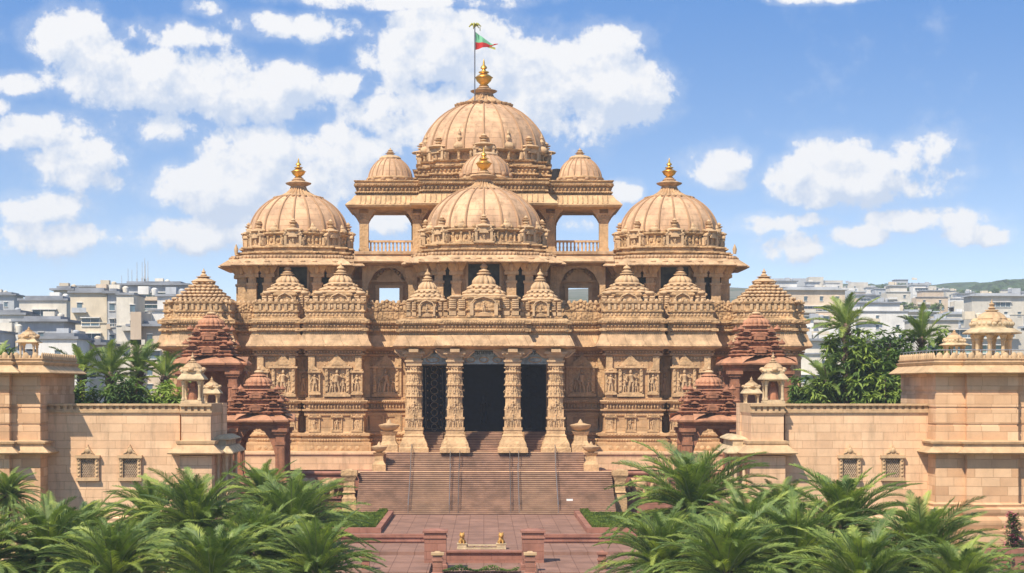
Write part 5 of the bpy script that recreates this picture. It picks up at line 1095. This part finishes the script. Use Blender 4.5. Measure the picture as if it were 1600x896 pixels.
def make_palm(seed,x,y,zc,L_,label,nf=64,nl=46,lw=.07,group='date palms in front of the walls',name='date_palm',z0=-1.2,mats=['frond','frondb','midrib'],**k):
    t=thing(name,(x,y,zc),label,'palm',group); b=palm_crown(seed,nf,L_,nl,lw,**k); b.v=[(x+p[0],y+p[1],zc+p[2]) for p in b.v]; b.build('crown',mats,t,smooth=0)
    b=MB(); h=max(zc-z0,8); b.lathe([(.42,zc-h),(.34,zc-h*.7)]+[(.30+.05*(i%2),zc-h*.7+h*.68*i/18) for i in range(19)]+[(.5,zc-.25),(.45,zc+.1),(.15,zc+.5)],x,y,12)
    rg=random.Random(seed)
    for i in range(26): a=i*2.4; rr=.42; z=zc-.2-i*.05; b.tube([(x+rr*cos(a)*.7,y+rr*sin(a)*.7,z),(x+rr*1.5*cos(a),y+rr*1.5*sin(a),z+.35)],[.09,.04],4)
    b.build('trunk','bark',t,smooth=40); return t
PALMS=[ # column, row of the heart, depth, frond length, label
(12,775,150,2.6,'small palm at the far left with its bare trunk showing'),
(75,872,120,4.6,'broad palm low on the left, below the left tower'),
(-30,880,116,4.6,'palm cut by the left picture edge'),
(175,905,112,4.6,'palm at the bottom below the left lattice windows'),
(235,815,138,3.9,'palm whose fronds reach up under the second left window'),
(305,830,126,4.9,'dense palm in front of the left pier'),
(330,910,112,4.6,'palm at the bottom edge beneath the left pier'),
(412,782,152,3.8,'bright palm standing highest, before the left red gateway'),
(455,835,134,5.3,'large palm with fronds spilling towards the left end of the stairs'),
(495,900,119,4.4,'low palm beside the left plaza wall'),
(130,850,132,4.0,'mid palm between the left tower and the lattice windows'),
(395,870,124,4.4,'shaded palm in the thick of the left cluster'),
(1082,800,138,6.0,'tall bright palm right of the stairs, before the right red gateway'),
(1035,885,121,4.4,'low palm beside the right plaza wall'),
(1135,900,113,4.8,'palm at the bottom below the right red gateway'),
(1218,810,142,3.6,'palm rising before the right pier'),
(1318,828,130,5.2,'large upright palm below the right lattice windows'),
(1245,880,118,4.8,'palm in the middle of the right cluster'),
(1345,925,108,4.9,'nearest palm with pale upright fronds at the bottom'),
(1440,880,120,5.2,'palm arching its long fronds towards the right garden wall'),
(1500,930,110,4.2,'lowest palm at the right corner before the garden wall'),
(1170,850,128,4.4,'bushy palm just right of the tallest bright one')]
made=[]
SRC={}
for i,(px,py,D,L_,lab) in enumerate(PALMS):
    x,z=X(px,D),Z(py,D); k=i%4
    if k not in SRC:
        t=make_palm(100+k,x,D,z,4.6,lab,nf=118,nl=60,lw=.048,wide=.165,spread=(88,-62),dead=True,mats=['frond','frondb','midrib','deadfrond']); SRC[k]=t; s_=L_/4.6*1.17; t.scale=(s_,s_,s_)
    else:
        t=copy_tree(SRC[k],None,(x,D,z)); t['label']=lab; s_=L_/4.6*1.17; t.scale=(s_,s_,s_); t.rotation_euler=(0,0,i*1.7)
# clipped undergrowth under the palms
rg=random.Random(9); b=MB()
for i in range(9000):
    s=rg.choice((-1,1)); x=s*rg.uniform(18,58); y=rg.uniform(146,185); zz=-1.1+rg.random()**.6*1.6; a=rg.random()*2*pi
    leaf_quad(b,Vector((x,y,zz)),Vector((cos(a),sin(a),rg.uniform(0,.8))),Vector((0,0,1)),.8,.3,.3)
b.build('undergrowth','leaf',smooth=0,kind='stuff')
# low dark plants along the front of the plaza mouth
rg=random.Random(19); b=MB()
for i in range(900):
    x=rg.uniform(-3.6,3.0); zz=-.9+rg.random()*.5*(.5+.5*sin(x*2.2)); a=rg.random()*2*pi; leaf_quad(b,Vector((x,156.6+rg.uniform(-.3,.3),zz)),Vector((cos(a),sin(a),.7)),Vector((0,0,1)),.35,.1,.3)
b.build('edging_plants','leaf',smooth=0,kind='stuff')
# trees behind the walls
TR='trees behind the side walls'
def T_(nm,px,ptop,D,h,rx,rz,nc,lab,seed,mats=['leaf','leafb'],lw=.85,leaves=12):
    zt=Z(ptop,D); tree(nm,X(px,D),D,zt-h if zt-h>-1.2 and 0 else -1.2,zt+1.2,rx,rz,nc,lw,mats,lab,seed,TR,leaves)
T_('mango_tree',1345,484,198,26,5.4,8.6,760,'tallest leafy tree rising above the right wall',21,lw=.85)
T_('mango_tree',1300,545,199,20,4.4,5.0,330,'lower rounded tree beside the temple corner behind the right wall',22)
T_('mango_tree',1428,505,199,24,4.6,7.4,560,'dark leafy tree next to the right tower',23,lw=.8)
T_('mango_tree',1385,560,195,18,4.2,4.4,300,'light green tree low behind the middle of the right wall',24,['leafb','leaf'])
T_('mango_tree',1262,568,203,18,2.6,4.0,160,'narrow tree squeezed against the temple behind the right wall',25)
T_('mango_tree',150,580,185,18,4.2,4.6,380,'leafy tree behind the left wall beside the tower',26)
T_('mango_tree',222,578,186,18,4.2,4.6,380,'leafy tree behind the left wall near the kiosk',27)
T_('mango_tree',262,592,187,18,3.0,4.2,240,'bushy tree with pale blossom behind the left pier',28,['leafb','leaf'])
def P_(px,py,D,L_,lab,seed,**k): make_palm(seed,X(px,D),D,Z(py,D),L_,lab,nf=k.pop('nf',20),nl=50,lw=.075,group='feather palms behind the side walls',name='feather_palm',spread=k.pop('spread',(86,-5)),wide=.24,stiff=1.3)
P_(172,588,193,5.0,'feather palm with one tall upright frond above the left wall',31)
P_(128,582,194,4.2,'feather palm beside the left tower',32,nf=16)
P_(218,582,195,4.2,'feather palm arching above the middle of the left wall',33,nf=16)
P_(258,590,194,4.0,'feather palm close to the left red pavilion',34,nf=14)
P_(1440,532,199,4.2,'feather palm with upright fronds beside the right tower',35,nf=18)
P_(1322,512,197,4.8,'feather palm crowning the tall tree cluster on the right',36,nf=16)
P_(1290,600,198,4.4,'drooping feather palm low beside the temple corner',37,nf=16)
P_(-8,585,200,4.5,'feather palm peeping over the far left tower',38,nf=14)
T_('mango_tree',5,548,200,20,2.6,3.0,120,'small dark tree peeping over the left tower',39)
# flowering bush and hedge bottom right
tx=X(1583,163.5); t=thing('flowering_bush',(tx,163.5,Z(858,163.5)-.5),'pink-flowering bush on the garden wall below the right tower','bush')
rg=random.Random(4); b=MB()
for i in range(330):
    v=Vector((rg.gauss(0,.5),rg.gauss(0,.5),rg.random()*3.6)); v.x*=1.2-.25*v.z; p=Vector((tx,163.5,Z(858,163.5)-.3))+v
    b.cm=1 if rg.random()<.38 else 0
    for k in range(5): a=rg.random()*2*pi; leaf_quad(b,p,Vector((cos(a),sin(a),rg.uniform(-.3,.8))),Vector((0,0,1)),.34,.2,.3)
b.build('foliage',['leaf','flower'],t,smooth=0); b=MB()
for k in range(5): b.tube([(tx,163.5,Z(858,163.5)-1.5),(tx+(k-2)*.3,163.5+.1*k,Z(858,163.5)+1.6)],[.06,.03],5)
b.build('stem','bark',t)
b=MB(); rg=random.Random(6)
for i in range(2600):
    x=rg.uniform(X(1528,163),X(1700,163)); a=rg.random()*2*pi; leaf_quad(b,Vector((x,163.2+rg.random(),Z(858,163)-.8+rg.random()*1.15)),Vector((cos(a),sin(a),.5)),Vector((0,0,1)),.25,.12,.3)
tag(b.build('hedge','leafb',smooth=0),'clipped low green hedge above the garden wall','hedge')

# ================================================================ CITY
def ordn(i): return ['first','second','third','fourth','fifth','sixth','seventh','eighth','ninth','tenth','eleventh','twelfth','thirteenth','fourteenth'][i]
CN=['cream','putty-coloured','white','sandy','grey','tan']
def building(px0,px1,D,ztop,depth,ci,label,rg,style=0,roofdark=True,detail=True,ledges=True):
    x0,x1=X(px0,D),X(px1,D); w=x1-x0; zg=ground_z((x0+x1)/2,D)-4; H=ztop-zg
    t=thing('city_building',((x0+x1)/2,D+depth/2,zg),label,'building','buildings of the city on the hillside'); m='c%d'%ci; y=D
    b=MB(); split=rg.uniform(.35,.65); 
    if style==0: b.box(x0,x1,y,y+depth,zg,ztop)
    elif style==1: b.box(x0,x0+w*split,y,y+depth,zg,ztop); b.box(x0+w*split,x1,y+depth*.15,y+depth,zg,ztop-rg.uniform(2,4))
    elif style==2: b.box(x0,x1,y,y+depth,zg,ztop-3.2); b.box(x0+w*.18,x1-w*.12,y+depth*.1,y+depth,zg,ztop)
    else: b.box(x0,x1,y,y+depth,zg,ztop-3); b.box(x0,x0+w*.3,y-1.5,y+depth*.8,zg,ztop)
    pr=.35
    if style!=2: b.box(x0-pr*.3,x1+pr*.3,y-.25,y,ztop-6.6-.25,ztop-6.6)
    b.build('wall',m,t,smooth=0)
    if detail:
        b=MB(); o=rg.uniform(.3,1.1)
        if style in (0,3): zt=ztop if style==0 else ztop-3; b.box(x0-o,x1+o,y-o*1.3,y+depth+.5,zt,zt+.5); b.box(x0+w*.1,x0+w*.9,y+1,y+depth-1,zt+.5,zt+1.2)
        elif style==1: b.box(x0-o*.5,x0+w*split+o*.4,y-o,y+depth+.4,ztop,ztop+.45)
        else: b.box(x0+w*.18-o,x1-w*.12+o,y+depth*.1-o*1.4,y+depth+.4,ztop,ztop+.5); b.box(x0-.3,x1+.3,y-.5,y+depth*.1,ztop-3.25,ztop-2.9)
        b.build('roof','croof' if roofdark else 'c4',t,smooth=0)
        nrow=max(1,min(6,int(H/3.6))); 
        for r_ in range(nrow):
            zt=ztop-(2.2 if style in (0,1) else 4.6)-r_*3.5
            if zt-2<zg+3: break
            kind=rg.random()
            if kind<.45:
                a=x0+w*rg.uniform(.05,.35); c=x1-w*rg.uniform(.05,.35); f=MB(); f.box(a,c,y-.12,y+.1,zt-1.7,zt); wn=f.build('window_band','cglass' if rg.random()<.75 else 'cgreen',t,smooth=0)
                f=MB(); n_=max(2,int((c-a)/1.6))
                for i in range(n_+1): xx=a+(c-a)*i/n_; f.box(xx-.06,xx+.06,y-.2,y-.12,zt-1.7,zt)
                f.box(a-.2,c+.2,y-.9,y,zt,zt+.2); f.box(a-.1,c+.1,y-.3,y,zt-1.9,zt-1.7); f.build('window_frame','c2',wn,smooth=0)
            else:
                f=MB(); n_=max(1,int(w/rg.uniform(3.6,6))); 
                g_=MB()
                for i in range(n_):
                    if rg.random()<.2: continue
                    xx=x0+w*(i+.5)/n_; f.box(xx-.55,xx+.55,y-.06,y+.1,zt-1.6,zt); g_.box(xx-.7,xx+.7,y-.3,y,zt,zt+.14); g_.box(xx-.7,xx+.7,y-.25,y,zt-1.75,zt-1.6)
                if f.v: wn=f.build('window_row','cglass',t,smooth=0); g_.build('window_frame','c2',wn,smooth=0)
            if rg.random()<.35: f=MB(); a=x0+w*rg.uniform(0,.5); f.box(a,a+w*.4,y-1.5,y,zt-2.3,zt-2.1); f.box(a,a+w*.4,y-1.5,y-1.4,zt-2.1,zt-1.2); f.build('balcony','c%d'%((ci+1)%6),t,smooth=0)
        b=MB(); k=rg.uniform(.2,.7); top=ztop+(.5 if style!=1 else .4); xx=x0+w*k; 
        if style!=3: b.box(xx-1.2,xx+1.2,y+depth*.4,y+depth*.4+2.2,top,top+1.8)
        b.lathe([(.7,top-.2 if style!=3 else ztop-2.8),(.75,top+1.2 if style!=3 else ztop-1.3),(.3,top+1.5 if style!=3 else ztop-1.0)],xx+2.3 if style!=3 else x0+w*.7,y+depth*.5,10)
        b.build('roof_tank','c%d'%((ci+2)%6),t,smooth=40)
    return t
rg=random.Random(77)
# left: large pale blocks read off the photograph (columns, depth, top row)
LB=[(-40,38,415,472,2,3,'white stepped house with dark flat roof at the left picture edge'),(30,104,428,470,0,0,'plain cream block behind the left tower kiosk'),(84,112,470,454,1,0,'narrow pale tower with a thin canopy behind the cream block'),
(110,167,405,458,3,0,'sandy block under a long dark overhanging roof'),(168,182,402,459,4,0,'slim stair tower with ladder-like openings on the left'),(182,232,398,461,0,1,'tall off-white block with a single square window'),
(232,300,402,463,2,2,'white block with green glass bands beside the temple corner'),(206,262,376,488,5,3,'tan-roofed block low in front of the green glass building'),(28,100,372,503,4,0,'low grey house with a broad dark roof above the left wall'),(96,162,362,516,1,3,'putty villa with a wide strip window behind the palms'),
(-30,34,360,520,4,1,'grey low block beside the left tower kiosk'),(186,292,520,446,4,0,'long grey roofed hall beneath the cluster of masts'),(110,190,500,449,1,2,'distant putty block just left of the masts'),(40,110,560,478,3,1,'distant sandy block at the left skyline'),(-30,22,600,462,4,0,'small grey tower block at the left skyline'),(290,352,470,462,0,1,'cream block half hidden by the temple corner spire'),(60,120,350,530,2,0,'low white annex beneath the dark-roofed grey house')]
for (a,c,D,top,ci,stl,lab) in LB: building(a,c,D,Z(top,D),rg.uniform(10,16),ci,lab,rg,stl)
for i,(px,py,h) in enumerate(((190,455,30),(200,452,38),(206,450,34),(214,449,45),(222,446,42),(226,446,48),(227,447,40),(231,447,44),(252,445,14),(109,455,14))):
    D=528; x=X(px,D); z0=Z(py+6,D); b=MB(); b.tube([(x,D,z0),(x,D,z0+h*.19)],[.16,.07],5); b.box(x-.25,x+.25,D-.2,D+.2,z0,z0+h*.08)
    tag(b.build('radio_mast','c4',smooth=0),'thin grey mast standing among the masts on the long grey hall' if i<9 else 'lone thin mast on the narrow pale tower at left','mast','masts on the city skyline')
# right: rows climbing the hillside
ROWS=[(425,23,(20,30),'lowest'),(520,19,(18,26),'second'),(640,17,(15,24),'third'),(780,14,(14,24),'fourth'),(930,13,(12,24),'fifth'),(1090,12,(13,26),'sixth'),(1260,11,(14,28),'seventh'),(1440,10,(14,30),'eighth'),(1620,9,(14,34),'highest')]
STY=['flat-topped','stepped','set-back','tower-fronted']
for (D,h,(wa,wb),rn) in ROWS:
    px=1232+rg.uniform(-30,0); i=0
    while px<1640:
        w=rg.uniform(wa,wb); wp=w*F/D; d_=D+rg.uniform(-.055,.055)*D; ci=rg.choice([0,0,1,2,2,2,3,4,5]); stl=rg.randrange(4); dark=rg.random()<.55
        zt=ground_z(X(px+wp/2,d_),d_)+h*rg.uniform(.6,1.55)
        building(px,px+wp,d_,zt,rg.uniform(9,15),ci,'%s %s block with %s roof, %s in the %s row, right hillside'%(CN[ci],STY[stl],'dark' if dark else 'pale',ordn(min(i,13)),rn),rg,stl,dark,detail=D<1500)
        px+=wp+rg.uniform(.0,.25)*wp*(1 if D>900 else .5); i+=1
for (D,h,wa,rn) in ((700,15,24,'middle'),(900,13,24,'upper'),(1200,11,26,'top')):
    px=-60; i=0
    while px<360:
        w=wa*rg.uniform(.8,1.3); wp=w*F/D; ci=rg.choice([0,1,2,3,4]); stl=rg.randrange(4)
        building(px,px+wp,D,ground_z(X(px,D),D)+h*rg.uniform(.7,1.2),12,ci,'%s %s block, %s from left in the %s row, left hillside'%(CN[ci],STY[stl],ordn(min(i,13)),rn),rg,stl,rg.random()<.5,detail=False)
        px+=wp*1.1; i+=1
# city trees
src=None
for i in range(46):
    D=rg.choice([440,560,700,850,1000,1180,1350,1530,1650]); px=rg.uniform(1235,1620) if i%4 else rg.uniform(-20,320); D=D if i%4 else rg.choice([340,350,390,640,1000]); x=X(px,D); z0=ground_z(x,D); r=rg.uniform(.8,1.5)
    if src is None:
        src=tree('city_tree',x,D,z0,9,4.2,3.2,150,1.3,['leaf','leafb'],'small dark tree among the city houses',70,'small trees among the houses',leaves=8); 
    else: o=copy_tree(src,None,(x,D,z0)); o.scale=(r,r,r); o.rotation_euler=(0,0,rg.random()*6)
# wooded ridge behind the city at the right, farther woodland along the skyline
def ridge(name,pxs,D,tops,depth,m,seed):
    rg=random.Random(seed); b=MB(); n_=150; K=16; vs=[]
    for j in range(K+1):
        f=j/K
        for i in range(n_+1):
            px=pxs[0]+(pxs[1]-pxs[0])*i/n_; q=0
            for (a,ta),(c,tc_) in zip(tops,tops[1:]):
                if a<=px<=c: s=(px-a)/(c-a); s=s*s*(3-2*s); q=ta+(tc_-ta)*s
            zt=Z(q,D); z=ground_z(X(px,D),D)-20; vs.append((X(px,D)+rg.uniform(-1,1),D-depth*(1-f)+rg.uniform(-3,3),z+(zt-z)*sin(f*pi/2)+rg.uniform(-2.2,2.4)*(1 if f>.1 else 0)))
    for i in range(n_+1): vs.append((vs[K*(n_+1)+i][0],D+200,ground_z(0,D)-30))
    K+=1; b.add(vs,[(j*(n_+1)+i,j*(n_+1)+i+1,(j+1)*(n_+1)+i+1,(j+1)*(n_+1)+i) for j in range(K) for i in range(n_)])
    o=b.build(name,m,smooth=0,kind='stuff'); return o
ridge('distant_woodland',(1490,1900),1830,[(1490,462),(1530,446),(1570,441),(1610,443),(1680,447),(1900,440)],260,'wood',3)
ridge('far_tree_belt',(-300,1900),2200,[(-300,480),(100,478),(400,472),(760,482),(1000,474),(1230,446),(1300,444),(1420,450),(1500,444),(1900,440)],200,'wood',5)
# ================================================================ AIR
hz=MB().box(-9050,9050,-70,9050,-60,175).build('haze','white',smooth=0,kind='stuff')
hm=bpy.data.materials.new('thin_haze'); hm.use_nodes=True; t=hm.node_tree; t.nodes.clear(); pv=t.nodes.new('ShaderNodeVolumePrincipled'); pv.inputs['Density'].default_value=HAZE; pv.inputs['Color'].default_value=(.86,.92,1,1); pv.inputs['Anisotropy'].default_value=.0
ou=t.nodes.new('ShaderNodeOutputMaterial'); t.links.new(pv.outputs[0],ou.inputs['Volume']); hz.data.materials.clear(); hz.data.materials.append(hm)
